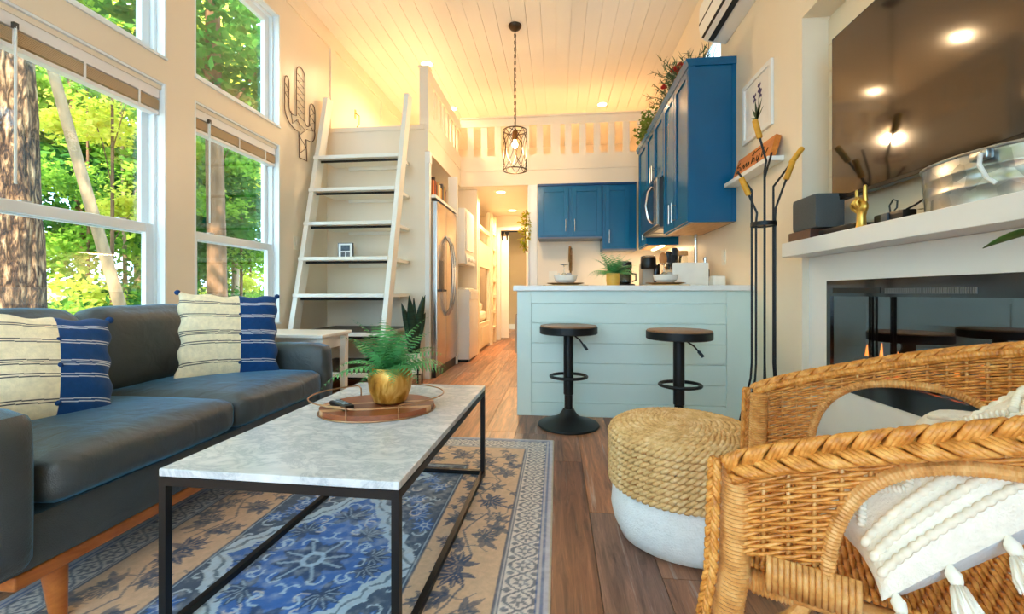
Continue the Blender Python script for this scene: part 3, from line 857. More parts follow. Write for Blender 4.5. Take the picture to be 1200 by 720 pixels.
def striped_pillow(center, normal_deg, tilt, roll, size, label):
    n = 210
    U, V, fr, bk = pillow_surface(size, size, 0.15, n, 0.01)
    mb = MB(); mb.grid(fr); mb.grid(bk[:, ::-1].copy())
    C1 = striped(U, V, fr); C2 = striped(U, V, bk)[:, ::-1]
    c = np.concatenate([C1.reshape(-1, 3), C2.reshape(-1, 3)]); mb.c = np.concatenate([c, np.ones((len(c), 1))], 1)
    # local x = width, y = height, z = normal
    Mx = Matrix.Translation(center) @ Matrix.Rotation(R(normal_deg), 4, 'Z') @ Matrix.Rotation(R(-tilt), 4, 'Y') @ Matrix((( 0, 0, 1, 0), (1, 0, 0, 0), (0, 1, 0, 0), (0, 0, 0, 1))) @ Matrix.Rotation(R(roll), 4, 'Z')
    mb.xf(Mx)
    t = T('throw_pillow', label, 'pillow', (center[0], center[1], center[2]-size/2), 'striped pillows on the sofa')
    O('cover', mb, PILM, t, smooth=180)
    NAVY = M('tassel_navy', (18, 60, 110), 0.9)
    for (u, v) in ((1, 1), (-1, 1), (1, -1), (-1, -1)):
        p = Mx @ Vector((size/2*u*0.985, size/2*v*0.985, 0))
        O('tassel', MB().ball(p, 0.013, 8, 6), NAVY, t)
    for v in (-0.64, -0.02, 0.44):
        p = Mx @ Vector((size/2*0.13, size/2*v, 0.07*(1-v*v)**0.42))
        O('tuft', MB().ball(p, 0.009, 8, 6), NAVY, t)
striped_pillow((-1.66, 1.235, 0.61), -16, 22, -8, 0.385, 'cream and navy striped pillow on the sofa beside the near arm')
striped_pillow((-1.625, 2.02, 0.645), -40, 16, -3, 0.44, 'cream and navy striped pillow in the sofa corner by the side table')

# white side table behind the sofa arm
stb = T('side_table', 'white wooden side table between the sofa arm and ladder', 'table', (-1.78, 2.70, 0))
O('tabletop', MB().box(-2.16, 2.53, 0.582, -1.43, 2.92, 0.605), TRIM, stb, bevel=0.006)
O('apron', MB().box(-2.12, 2.58, 0.50, -1.48, 2.87, 0.582), TRIM, stb)
for x in (-2.13, -1.49):
    for y in (2.56, 2.85):
        O('leg', MB().prism([(x, 0.582), (x+0.045, 0.582), (x+0.035, 0.0), (x+0.010, 0.0)], y, y+0.045, 'y'), TRIM, stb)

# ================================================================== RUG
RX0, RX1, RY0, RY1 = -1.535, -0.018, 0.10, 2.535
def paint_rug():
    nx, ny = 330, 520
    xs = np.linspace(RX0, RX1, nx); ys = np.linspace(RY0, RY1, ny)
    Xw, Yw = np.meshgrid(xs, ys, indexing='ij')
    cx, cy = (RX0+RX1)/2, (RY0+RY1)/2
    X, Y = Xw-cx, Yw-cy
    hx, hy = (RX1-RX0)/2, (RY1-RY0)/2
    ax, ay = np.abs(X), np.abs(Y)
    rng = np.random.RandomState(3)
    def fnoise(sc, seed):
        out = np.zeros_like(X)
        for k in range(4):
            r = np.random.RandomState(seed+k)
            a = sc*2**k
            for _ in range(5):
                th = r.rand()*6.28; ph = r.rand()*6.28
                out += np.sin(a*(X*math.cos(th)+Y*math.sin(th))+ph)*0.5**k
        return out/6.0
    beige, cream = np.array(lin((222, 188, 152))), np.array(lin((228, 218, 208)))
    slate, navy, blue, pale = np.array(lin((72, 84, 104))), np.array(lin((26, 62, 100))), np.array(lin((14, 100, 186))), np.array(lin((196, 220, 236)))
    C = np.broadcast_to(beige, X.shape+(3,)).copy()
    def lay(mask, col, a=1.0):
        nonlocal C
        w = (mask.astype(float)*a)[..., None]
        C = C*(1-w)+col*w
    wx_, wy_ = 0.008*fnoise(22, 70), 0.008*fnoise(22, 80)
    px, py = ax+wx_, ay+wy_
    def local(cx_, cy_, ang):
        dx, dy = px-cx_, py-cy_
        return dx*math.cos(ang)+dy*math.sin(ang), -dx*math.sin(ang)+dy*math.cos(ang)
    def leaf_(cx_, cy_, ang, ln, wd):
        u, v = local(cx_, cy_, ang)
        t = np.clip(u/ln, 0, 1)
        e = wd*np.sin(PI*t)**0.8*(1.15-0.45*t)
        return (u > 0) & (u < ln) & (np.abs(v) < e), (u > 0.1*ln) & (u < 0.85*ln) & (np.abs(v) < np.maximum(0.0022, wd*0.16))
    def stroke(pts, w):
        m = np.zeros(X.shape, bool)
        for (a, b), (c_, d_) in zip(pts[:-1], pts[1:]):
            ex, ey = c_-a, d_-b; l2 = ex*ex+ey*ey
            t = np.clip(((px-a)*ex+(py-b)*ey)/l2, 0, 1)
            m |= np.hypot(px-a-t*ex, py-b-t*ey) < w
        return m
    def palmette(cx_, cy_, ang, r, region, col, vein, n=7):
        for k in range(n):
            a_ = ang+(k-(n-1)/2)*(3.6/n); ln = r*(1.0-0.28*abs(k-(n-1)/2)/(n/2))
            m, c_ = leaf_(cx_, cy_, a_, ln, r*0.15)
            lay(m & region, col, 0.9); lay(c_ & region, vein, 0.55)
        for sg in (-1, 1):
            m, c_ = leaf_(cx_, cy_, ang+PI+sg*0.75, r*0.75, r*0.16)
            lay(m & region, col, 0.85)
    def rosette(cx_, cy_, r, region, col, vein, n=8):
        for k in range(n):
            m, c_ = leaf_(cx_, cy_, 2*PI*k/n+0.3, r, r*0.24)
            lay(m & region, col, 0.9); lay(c_ & region, vein, 0.6)
        rr = np.hypot(px-cx_, py-cy_)
        lay((rr < r*0.3) & region, vein, 0.8); lay((rr < r*0.17) & region, col, 0.9)
    def curl(cx_, cy_, r, a0, region, col, w=0.0042):
        u, v = local(cx_, cy_, a0)
        rr = np.hypot(u, v)
        lay((np.abs(rr-r) < w) & (np.arctan2(v, u) > -1.9) & (np.arctan2(v, u) < 1.9) & region, col, 0.85)
    d = np.minimum(hx-ax, hy-ay)
    field = d > 0.155
    PXM, PYM = 0.335, 0.80
    outer = field & (np.maximum(ax/PXM, ay/PYM) > 1.0)
    panel = field & ~(np.maximum(ax/PXM, ay/PYM) > 1.0)
    # vines and flowers on the beige ground
    vine = [(0.46, -0.05), (0.50, 0.08), (0.44, 0.22), (0.51, 0.36), (0.45, 0.50), (0.52, 0.64), (0.44, 0.78), (0.47, 0.92), (0.33, 0.90), (0.22, 0.98), (0.10, 0.90), (0.0, 0.97)]
    lay(stroke(vine, 0.0035) & outer, slate, 0.8)
    for (fx, fy, a_, r) in ((0.47, 0.02, 2.6, 0.09), (0.52, 0.19, 0.6, 0.065), (0.42, 0.30, 2.2, 0.075), (0.50, 0.45, -0.6, 0.085), (0.43, 0.58, 3.0, 0.08), (0.53, 0.72, 1.0, 0.07), (0.42, 0.83, 1.9, 0.09), (0.27, 0.93, 0.4, 0.085), (0.12, 0.95, -2.4, 0.08), (0.52, 0.93, 0.9, 0.07)):
        palmette(fx, fy, a_, r, outer, navy if r > 0.078 else slate, beige)
    for (fx, fy, r) in ((0.41, 0.14, 0.045), (0.54, 0.33, 0.04), (0.40, 0.45, 0.04), (0.40, 0.70, 0.045), (0.36, 0.99, 0.045), (0.02, 0.90, 0.055), (0.18, 0.87, 0.035)):
        rosette(fx, fy, r, outer, slate, beige, 7)
    for k in range(70):
        fx, fy = rng.rand()*0.60, rng.rand()*1.06
        a_ = rng.rand()*6.28; r = 0.022+rng.rand()*0.03
        for q in (-0.9, 0, 0.9):
            m, c_ = leaf_(fx, fy, a_+q, r*(1.5 if q == 0 else 1.0), r*0.26)
            lay(m & outer, slate if k % 3 else navy, 0.8)
        u, v = local(fx, fy, a_+PI)
        lay((u > 0) & (u < r*1.6) & (np.abs(v-0.3*u*np.sin(u*60)) < 0.0028) & outer, slate, 0.7)
    # centre panel: dark corners, pale ribbon, bright diamond
    teal = np.array(lin((20, 74, 112)))
    lay(panel, teal, 0.95)
    th_ = np.arctan2(py, px+1e-6)
    D1 = px/0.30+py/0.46+0.07*np.abs(np.sin(11*th_))+0.05*fnoise(30, 90)
    D2 = px/0.21+np.abs(py-0.66)/0.19+0.05*np.abs(np.sin(9*np.arctan2(py-0.66, px+1e-6)))
    lay(panel & (D1 < 1.22), pale, 0.95)
    lay(panel & (D1 < 0.98), blue, 0.95)
    lay(panel & (D1 > 0.98) & (D1 < 1.22) & (np.abs(D1-1.09) < 0.022), teal, 0.75)
    lay(panel & (D2 < 1.0), pale, 0.85); lay(panel & (D2 < 0.8), blue*0.6+navy*0.4, 0.95)
    rosette(0.0, 0.0, 0.13, panel, navy, pale, 8)
    rosette(0.0, 0.66, 0.09, panel, navy, pale, 8)
    palmette(0.11, 0.15, 0.9, 0.08, panel, navy, pale); palmette(0.0, 0.26, 1.57, 0.10, panel, navy, pale)
    palmette(0.18, 0.03, 0.1, 0.07, panel, navy, pale)
    for (fx, fy, a_) in ((0.24, 0.36, 0.9), (0.26, 0.55, 1.4), (0.20, 0.72, 0.4), (0.29, 0.24, 0.3)):
        rosette(fx, fy, 0.05, panel & (D1 > 1.22), blue, pale, 7)
        palmette(fx-0.05, fy+0.06, a_, 0.06, panel & (D1 > 1.22), blue, pale)
    for k in range(46):
        curl(rng.rand()*0.32, rng.rand()*0.78, 0.010+rng.rand()*0.014, rng.rand()*6.28, panel, pale if k % 3 else cream, 0.0034)
    for (fx, fy, a_) in ((0.06, 0.09, 0.9), (0.14, 0.08, 2.0), (0.05, 0.19, 0.2), (0.09, 0.25, 3.0), (0.03, 0.34, 1.2)):
        curl(fx, fy, 0.022, a_, panel, pale)
    e = np.abs(np.maximum(ax/PXM, ay/PYM)-0.985)
    lay(field & (e < 0.028), navy, 0.85); lay(field & (e < 0.006), pale, 0.6)
    # borders
    bord = d <= 0.155
    lay(bord, cream, 1.0)
    along = np.where(hx-ax < hy-ay, Y, X)
    lat = np.sin(along*2*PI/0.155)*0.042
    mid = d-0.088
    lay(bord & (np.abs(np.abs(mid)-np.abs(lat)) < 0.006) & (np.abs(mid) < 0.05), slate, 0.8)
    cell = ((along/0.155*2) % 1.0-0.5)*0.0775
    rr = np.hypot(cell, mid)
    lay(bord & (rr < 0.019+0.009*np.cos(6*np.arctan2(mid, cell))), slate, 0.75)
    lay(bord & (rr < 0.008), cream, 0.9)
    cell2 = (((along/0.155*2)+0.5) % 1.0-0.5)*0.0775
    lay(bord & (np.abs(cell2)+np.abs(np.abs(mid)-0.038)*0.8 < 0.012), slate, 0.8)
    lay((np.abs(d-0.148) < 0.009), navy, 0.8); lay((np.abs(d-0.148) < 0.003), cream, 0.7)
    lay((np.abs(d-0.034) < 0.012), blue*0.5+slate*0.5, 0.8); lay((np.abs(d-0.034) < 0.003), cream, 0.6)
    lay((d < 0.02), blue*0.45+cream*0.55, 0.7)
    lay((d < 0.008), np.array(lin((206, 196, 176))), 1.0)
    # worn fading
    f = np.clip(0.02+0.28*fnoise(9, 40)+0.42*fnoise(110, 50), 0, 0.5)[..., None]*(d > 0.008)[..., None]
    C = C*(1-f)+np.where((d > 0.155)[..., None] & (np.maximum(ax/PXM, ay/PYM) > 1)[..., None], beige, pale*0.5+cream*0.5)*f
    Z = np.where(d > 0.004, 0.009, 0.0035) + 0.0006*fnoise(130, 60)
    V = np.stack([Xw, Yw, Z], -1)
    return V, C
rv, rc = paint_rug()
rmb = MB(); rmb.grid(rv); n0 = len(rmb.v)
rmb.c = np.concatenate([rc.reshape(-1, 3), np.ones((n0, 1))], 1)
k0 = len(rmb.v)
rmb.box(RX0+0.001, RY0+0.001, 0.0002, RX1-0.001, RY1-0.001, 0.003)
rmb.c = np.concatenate([rmb.c, np.tile([[0.5, 0.45, 0.38, 1]], (8, 1))])
O('area_rug', rmb, M_vcol('rug_pile', 0.8, 0.3, 420, 0.25), smooth=180, label='faded blue and beige oriental rug under the marble coffee table', cat='rug')

# ================================================================== COFFEE TABLE
tb = T('coffee_table', 'rectangular marble coffee table on a thin black metal frame', 'table', (-0.665, 1.5, 0.0095))
tx0, tx1, ty0, ty1, tz = -0.972, -0.350, 0.976, 2.035, 0.425
RZT = Matrix.Translation((-0.665, 1.5, 0)) @ Matrix.Rotation(R(-1.3), 4, 'Z') @ Matrix.Translation((0.665, -1.5, 0))
O('marble_top', MB().box(tx0, ty0, tz-0.020, tx1, ty1, tz).xf(RZT), M_marble(), tb, bevel=0.003)
a = 0.0095
fm = 0.019
ft = MB().box(tx0, ty0, tz-0.042, tx1, ty0+fm, tz-0.021).box(tx0, ty1-fm, tz-0.042, tx1, ty1, tz-0.021).box(tx0, ty0+fm, tz-0.042, tx0+fm, ty1-fm, tz-0.021).box(tx1-fm, ty0+fm, tz-0.042, tx1, ty1-fm, tz-0.021)
O('top_frame', ft.xf(RZT), BLACK, tb)
fb = MB().box(tx0, ty0, a, tx1, ty0+fm, a+fm).box(tx0, ty1-fm, a, tx1, ty1, a+fm).box(tx0, ty0+fm, a, tx0+fm, ty1-fm, a+fm).box(tx1-fm, ty0+fm, a, tx1, ty1-fm, a+fm)
O('bottom_frame', fb.xf(RZT), BLACK, tb)
for x in (tx0, tx1-fm):
    for y in (ty0, ty1-fm):
        O('leg', MB().box(x, y, a+fm, x+fm, y+fm, tz-0.042).xf(RZT), BLACK, tb)

# tray, fern, remote
trc = (-0.665, 1.565)
tr = T('serving_tray', 'oval striped wooden tray with thin wire handles on the marble table', 'tray', (trc[0], trc[1], tz))
WT1 = M_wood('tray_wood_a', (134, 66, 34), (168, 90, 48), 4, (3, 20, 20), 0.35, coat=0.2)
WT2 = M_wood('tray_wood_b', (206, 150, 100), (226, 178, 130), 4, (3, 20, 20), 0.35, coat=0.2)
WT3 = M_wood('tray_wood_c', (112, 50, 28), (142, 70, 38), 4, (3, 20, 20), 0.35, coat=0.2)
rx, ry, rot = 0.205, 0.165, R(16)
MT = Matrix.Translation((trc[0], trc[1], tz)) @ Matrix.Rotation(rot, 4, 'Z')
cuts = [(-1, -0.5, WT1), (-0.5, -0.32, WT2), (-0.32, 0.08, WT3), (0.08, 0.2, WT2), (0.2, 0.55, WT1), (0.55, 1, WT1)]
for a0, b0, mt in cuts:
    pts = []
    N = 14
    for i in range(N+1):
        y = a0+(b0-a0)*i/N
        pts.append((rx*math.sqrt(max(0, 1-y*y)), ry*y))
    for i in range(N, -1, -1):
        y = a0+(b0-a0)*i/N
        pts.append((-rx*math.sqrt(max(0, 1-y*y)), ry*y))
    # drop doubled tips
    q = [pts[0]]
    for p in pts[1:]:
        if math.hypot(p[0]-q[-1][0], p[1]-q[-1][1]) > 1e-5: q.append(p)
    if math.hypot(q[0][0]-q[-1][0], q[0][1]-q[-1][1]) < 1e-5: q.pop()
    O('wood_strip', MB().prism(q, 0.004, 0.022).xf(MT), mt, tr)
RWIRE = M('rose_wire', (196, 150, 116), 0.3, metal=0.9)
O('base_ring', MB().tube([(1.02*rx*math.cos(t), 1.02*ry*math.sin(t), 0.003) for t in np.linspace(0, 2*PI, 60, endpoint=False)], 0.003, 6, True).xf(MT), RWIRE, tr)
for sg in (-1, 1):
    pts = [(sg*(1.03*rx*math.cos(t)+0.03*math.cos(t)), 1.03*ry*math.sin(t)*1.1, 0.058) for t in np.linspace(-1.15, 1.15, 22)]
    h = O('handle_rail', MB().tube(pts, 0.0026, 6).xf(MT), RWIRE, tr)
    for t in (-1.15, 1.15):
        p1 = (sg*(1.02*rx*math.cos(t)), 1.02*ry*math.sin(t), 0.003); p2 = (sg*(1.03*rx*math.cos(t)+0.03*math.cos(t)), 1.03*ry*math.sin(t)*1.1, 0.058)
        O('handle_post', MB().tube([p1, (p1[0], p1[1], 0.05), p2], 0.0026, 6).xf(MT), RWIRE, h)
    t = 0.55
    p1 = (sg*1.02*rx*math.cos(t), 1.02*ry*math.sin(t)*sg, 0.003)
O('upper_rail', MB().tube([(1.0*rx*math.cos(t), 1.0*ry*math.sin(t), 0.045) for t in np.linspace(PI*1.14, PI*1.86, 24)], 0.0022, 6).xf(MT), RWIRE, tr)

def frond_mesh(length, arch, width, pairs, droop=0.6, curl=0.0, lw=0.19):
    """one fern frond growing along +x"""
    mb = MB()
    n = 14
    pts = []
    ang = arch
    x = z = 0.0
    for i in range(n+1):
        pts.append((x, 0, z))
        x += length/n*math.cos(ang); z += length/n*math.sin(ang)
        ang -= droop*2.0/n*(0.4+1.2*i/n)
    mb.tube(pts, [0.0022*(1-0.7*i/n) for i in range(n+1)], 4, cap=False)
    P = np.array(pts)
    for k in range(pairs):
        t = 0.10+0.90*k/pairs
        f = t*n; i = min(n-1, int(f)); q = P[i]+(P[i+1]-P[i])*(f-i)
        d = P[i+1]-P[i]; d = d/np.linalg.norm(d)
        w = width*math.sin(PI*min(1, 0.14+0.86*t)**0.8)*(1.0 if t < 0.95 else 0.7)
        w = max(w, 0.006)
        for sg in (-1, 1):
            side = np.array([0.35*d[0], sg*1.0, 0.35*d[2]-0.18]); side /= np.linalg.norm(side)
            up = d*lw*w*0.9
            a_ = q-up*0.5; b_ = q+up*0.5
            m_ = q+side*w*0.55
            tip = q+side*w+np.array([0, 0, -0.1*w])
            mb.add([a_, m_-up*0.55, tip, m_+up*0.55, b_], [(0, 1, 2, 3, 4)])
    return mb
def fern(root, base, mat, n, lmin, lmax, width, pairs, seed):
    rnd = random.Random(seed)
    protos = []
    for k in range(5):
        arch = (0.35, 0.75, 1.05, 1.25, 0.55)[k]
        mb = frond_mesh(1.0, arch, width, pairs, (0.75, 0.7, 0.6, 0.45, 0.95)[k])
        protos.append(mesh_of('frond', mb, mat, 60))
    for i in range(n):
        k = i % 5
        o = bpy.data.objects.new('frond', protos[k]); COL.objects.link(o)
        L_ = lmin+(lmax-lmin)*rnd.random()
        W = Matrix.Translation((base[0]+rnd.uniform(-.015, .015), base[1]+rnd.uniform(-.015, .015), base[2])) @ Matrix.Rotation(2*PI*(i*0.382)+rnd.uniform(-.2, .2), 4, 'Z') @ Matrix.Rotation(rnd.uniform(-.25, .25), 4, 'X')
        attach(o, root, W)
        o.scale = (L_, L_, L_)
pc = (-0.632, 1.60, tz+0.0225)
fp = T('potted_fern', 'bushy green fern in a mottled gold pot on the wooden tray', 'potted plant', pc)
def M_gold():
    m, nt, b = nodes('gold_leaf'); L = nt.links.new
    tc = nd(nt, 'TexCoord'); mp = nd(nt, 'Mapping'); mp.inputs['Scale'].default_value = (1, 1, 0.5); L(tc.outputs['Object'], mp.inputs['Vector'])
    no = nd(nt, 'TexNoise', Scale=22, Detail=5, Distortion=1.5); L(mp.outputs['Vector'], no.inputs['Vector'])
    rp = ramp(nt, [(0.3, lin((150, 92, 26))), (0.5, lin((206, 146, 56))), (0.68, lin((236, 190, 104)))]); L(no.outputs['Fac'], rp.inputs['Fac']); L(rp.outputs['Color'], b.inputs['Base Color'])
    b.inputs['Metallic'].default_value = 0.55; b.inputs['Roughness'].default_value = 0.36
    return m
O('pot', MB().lathe([(0.050, 0), (0.060, 0.006), (0.078, 0.05), (0.083, 0.09), (0.080, 0.118), (0.073, 0.134), (0.068, 0.134), (0.074, 0.112), (0.07, 0.10)], pc, 36), M_gold(), fp)
O('soil', MB().cyl((pc[0], pc[1], pc[2]+0.09), (pc[0], pc[1], pc[2]+0.112), 0.0705, n=24), TERRA, fp)
fern(fp, (pc[0], pc[1], pc[2]+0.115), GREEN, 46, 0.15, 0.285, 0.20, 15, 5)
rm = T('remote_control', 'small black remote control lying on the wooden tray', 'remote', (-0.775, 1.50, tz+0.0225))
MR = Matrix.Translation((-0.775, 1.50, tz+0.0225)) @ Matrix.Rotation(R(-38), 4, 'Z')
O('body', MB().rbox(-0.062, -0.021, 0, 0.062, 0.021, 0.02, 0.008, n=6).xf(MR), BLACKPL, rm)
for i in range(4):
    for j in range(2):
        O('button', MB().box(-0.045+i*0.024, -0.012+j*0.013, 0.0195, -0.032+i*0.024, -0.003+j*0.013, 0.0215).xf(MR), M('button_grey', (150, 164, 176), 0.4), rm)

# snake plant by the ladder
sp = T('snake_plant', 'tall dark snake plant in a white pot on a black stand', 'potted plant', (-1.345, 3.98, 0))
px_, py_ = -1.345, 3.98
O('pot', MB().lathe([(0.055, 0.105), (0.078, 0.11), (0.082, 0.20), (0.082, 0.30), (0.076, 0.30), (0.076, 0.27)], (px_, py_, 0), 28), M('pot_white', (236, 230, 216), 0.4), sp)
O('soil', MB().cyl((px_, py_, 0.25), (px_, py_, 0.285), 0.075, n=20), TERRA, sp)
for k in range(4):
    a_ = PI/4+k*PI/2
    O('stand_leg', MB().box(px_+0.088*math.cos(a_)-0.006, py_+0.088*math.sin(a_)-0.006, 0, px_+0.088*math.cos(a_)+0.006, py_+0.088*math.sin(a_)+0.006, 0.19), BLACK, sp)
O('stand_ring', MB().box(px_-0.066, py_-0.006, 0.09, px_+0.066, py_+0.006, 0.102).box(px_-0.006, py_-0.066, 0.09, px_+0.006, py_+0.066, 0.102), BLACK, sp)
rnd = random.Random(4)
for k in range(9):
    a_ = k*2.4; h = 0.34+0.24*rnd.random(); lean = 0.05+0.10*rnd.random(); w0 = 0.030
    n = 10; V = np.zeros((n+1, 3, 3))
    bx_, by_ = px_+0.03*math.cos(a_), py_+0.03*math.sin(a_)
    fa = rnd.uniform(-0.6, 0.6); tx, ty = math.cos(fa), math.sin(fa)
    for i in range(n+1):
        t = i/n; w = w0*(0.55+0.9*math.sin(PI*min(1, t*0.62+0.1)))*(1-t**5)
        tw = t*0.5*(1 if k % 2 else -1)
        cx_, cy_ = bx_+math.cos(a_)*lean*t*t, by_+math.sin(a_)*lean*t*t
        ux, uy = tx*math.cos(tw)-ty*math.sin(tw), tx*math.sin(tw)+ty*math.cos(tw)
        V[i, 0] = (cx_-ux*w, cy_-uy*w, 0.28+h*t); V[i, 1] = (cx_+uy*0.006, cy_-ux*0.006, 0.28+h*t); V[i, 2] = (cx_+ux*w, cy_+uy*w, 0.28+h*t)
    lf_ = O('leaf', MB().grid(V), M('snake_leaf', (36, 62, 44), 0.38, var=0.6, vs=7, stretch=(1, 1, 6)), sp, smooth=180)
    sm = lf_.modifiers.new('solid', 'SOLIDIFY'); sm.thickness = 0.004

# ================================================================== FRIDGE BAY
fr = T('refrigerator', 'stainless side-by-side refrigerator with water dispenser beside the ladder', 'refrigerator', (-1.6, 4.71, 0))
FY0, FY1, FX = 4.305, 5.175, -1.205
O('body', MB().box(-2.0, FY0+0.005, 0.06, FX-0.075, FY1-0.005, 1.79), M('fridge_side', (78, 80, 82), 0.4, metal=0.3), fr)
ysplit = 4.675
for y0, y1 in ((FY0, ysplit-0.004), (ysplit+0.004, FY1)):
    d = O('door', MB().rbox(FX-0.07, y0, 0.10, FX, y1, 1.80, 0.012, n=6), STEEL, fr)
    ya = y1-0.045 if y1 < 4.8 else y0+0.045
    pts = [(FX+0.002, ya, 0.62), (FX+0.05, ya, 0.70), (FX+0.072, ya, 0.85), (FX+0.078, ya, 1.05), (FX+0.072, ya, 1.25), (FX+0.05, ya, 1.40), (FX+0.002, ya, 1.48)]
    O('handle', MB().tube(pts, 0.013, 10), CHROME, d)
    if y1 < 4.8:
        O('dispenser_panel', MB().box(FX-0.001, y0+0.06, 1.20, FX+0.006, y0+0.25, 1.36), M('disp_silver', (150, 140, 130), 0.25, metal=0.9), d)
        O('dispenser_recess', MB().box(FX-0.001, y0+0.06, 0.90, FX+0.004, y0+0.25, 1.20), M('disp_black', (16, 16, 18), 0.25), d)
        O('dispenser_tray', MB().box(FX-0.001, y0+0.06, 0.88, FX+0.03, y0+0.25, 0.90), BLACKPL, d)
O('kick_plate', MB().box(FX-0.06, FY0+0.01, 0, FX-0.02, FY1-0.01, 0.098), BLACKPL, fr)
S('trim_4', MB().box(XL, FY0-0.01, 1.83, -1.22, FY1+0.02, 1.86).box(-1.315, Y_LADDER+0.001, 0, -1.27, FY0-0.003, 2.165).box(-1.315, Y_LADDER-0.006, 2.165, -1.262, FY0-0.003, 2.28), TRIM)
rnd = random.Random(9)
y = 4.33
titles = ('burnt orange', 'dark brown', 'brick red', 'black', 'tan', 'rust brown', 'cream', 'mustard', 'maroon', 'charcoal grey', 'olive green', 'bright orange', 'navy blue')
bcol = ((206, 108, 44), (70, 46, 32), (160, 58, 36), (34, 30, 28), (188, 150, 98), (150, 84, 46), (226, 212, 184), (206, 160, 56), (104, 34, 34), (74, 74, 76), (104, 104, 58), (226, 120, 30), (40, 52, 92))
for k in range(13):
    w = 0.028+0.022*rnd.random(); h = 0.13+0.08*rnd.random(); dp = 0.15
    t = T('book', '%s book in the row on the shelf above the refrigerator' % titles[k], 'book', (-1.33, y+w/2, 1.86), 'books above the fridge')
    O('cover', MB().box(-1.33-dp/2, y, 1.8605, -1.33+dp/2, y+0.003, 1.86+h).box(-1.33-dp/2, y+w-0.003, 1.8605, -1.33+dp/2, y+w, 1.86+h).box(-1.33+dp/2-0.003, y+0.003, 1.8605, -1.33+dp/2, y+w-0.003, 1.86+h), M('book_%d' % k, bcol[k], 0.6), t)
    O('pages', MB().box(-1.33-dp/2+0.004, y+0.0032, 1.863, -1.33+dp/2-0.0032, y+w-0.0032, 1.86+h-0.004), M('paper', (230, 222, 204), 0.9), t)
    y += w+0.002

# wreath on the kitchen wall end
wr_ = T('hanging_greenery', 'bunch of yellow-green leaves hanging on the hall corner', 'greenery', (-0.42, 5.66, 1.42))
LEAFY = M_leaf('yellow_leaf', (150, 150, 40), (206, 190, 70), 0.3)
O('stem', MB().tube([(-0.40, 5.66, 1.95), (-0.41, 5.65, 1.7), (-0.42, 5.65, 1.45)], 0.004, 6), BRONZE, wr_)
mb = MB(); rnd = random.Random(2)
for k in range(260):
    t = rnd.random(); z = 1.92-0.5*t; r = 0.10*math.sin(PI*(0.15+0.8*t))
    a_ = rnd.random()*6.28; q = Vector((-0.42+r*math.cos(a_)*rnd.random(), 5.63+r*math.sin(a_)*0.6*rnd.random(), z))
    d = Vector((rnd.uniform(-1, 1), rnd.uniform(-1, 1), rnd.uniform(-1, .3))).normalized()*0.045
    s_ = d.cross(Vector((rnd.random(), rnd.random(), 1))).normalized()*0.012
    mb.add([q, q+d*0.5-s_, q+d, q+d*0.5+s_], [(0, 1, 2, 3)])
O('leaves', mb, LEAFY, wr_, kind='stuff')

# ================================================================== KITCHEN
def shaker(root, name, face, a0, a1, z0, z1, at, handle=None, hz=None, mat=BLUE, sub='handle'):
    """face 'y': door in the x-z plane facing -y at y=at; face 'x': door in y-z plane facing -x at x=at"""
    st = 0.055 if (a1-a0) > 0.22 else 0.042
    m = MB()
    def bx(u0, u1, w0, w1, d0, d1):
        if face == 'y': m.box(u0, at-d1, w0, u1, at-d0, w1)
        else: m.box(at-d1, u0, w0, at-d0, u1, w1)
    bx(a0, a0+st, z0, z1, 0, 0.02); bx(a1-st, a1, z0, z1, 0, 0.02)
    bx(a0+st, a1-st, z0, z0+st, 0, 0.02); bx(a0+st, a1-st, z1-st, z1, 0, 0.02)
    bx(a0+st, a1-st, z0+st, z1-st, 0, 0.009)
    d = O(name, m, mat, root, bevel=0.002)
    if handle is not None:
        h0, h1 = hz
        hm = MB()
        if face == 'y':
            hm.cyl((handle, at-0.05, h0), (handle, at-0.05, h1), 0.0065, n=10)
            for z in (h0+0.02, h1-0.02): hm.cyl((handle, at-0.02, z), (handle, at-0.05, z), 0.005, n=8)
        else:
            hm.cyl((at-0.05, handle, h0), (at-0.05, handle, h1), 0.0065, n=10)
            for z in (h0+0.02, h1-0.02): hm.cyl((at-0.02, handle, z), (at-0.05, handle, z), 0.005, n=8)
        O(sub, hm, M('nickel', (200, 196, 188), 0.25, metal=1.0, var=0), d)
    return d
UND = M_wood('under_wood', (186, 136, 84), (214, 170, 118), 3, (8, 2, 8), 0.5)
XC = 0.980   # carcass front of the right run, doors 2 cm proud
def wall_cab(label, y0, y1, z0, z1, doors, hz, name='wall_cabinet'):
    t = T(name, label, 'cabinet', ((XC+XR)/2, (y0+y1)/2, z0), 'blue wall cabinets')
    O('body', MB().box(XC, y0, z0, XR-0.001, y1, z1), BLUE, t)
    O('underside', MB().box(XC+0.02, y0+0.02, z0-0.004, XR-0.02, y1-0.02, z0), UND, t)
    O('crown', MB().prism([(XC-0.022, z1-0.03), (XC-0.022, z1-0.015), (XC-0.036, z1+0.012), (XC-0.036, z1+0.025), (XR-0.001, z1+0.025), (XR-0.001, z1-0.03)], y0-0.012 if y0 < 3.4 else y0, y1, 'y'), BLUE, t)
    n = len(doors)
    for (a0, a1, h) in doors:
        shaker(t, 'door', 'x', a0, a1, z0+0.012, z1-0.035, XC, h, hz)
    return t
c1 = wall_cab('tall blue two-door wall cabinet with its plain end facing the living room', 3.33, 4.085, 1.385, 2.565, ((3.345, 3.715, 3.675), (3.725, 4.08, 3.765)), (1.44, 1.60))
O('end_panel', MB().box(XC-0.02, 3.322, 1.385, XC+0.03, 3.33, 2.535).box(XR-0.03, 3.324, 1.385, XR-0.001, 3.33, 2.535), BLUE, c1)
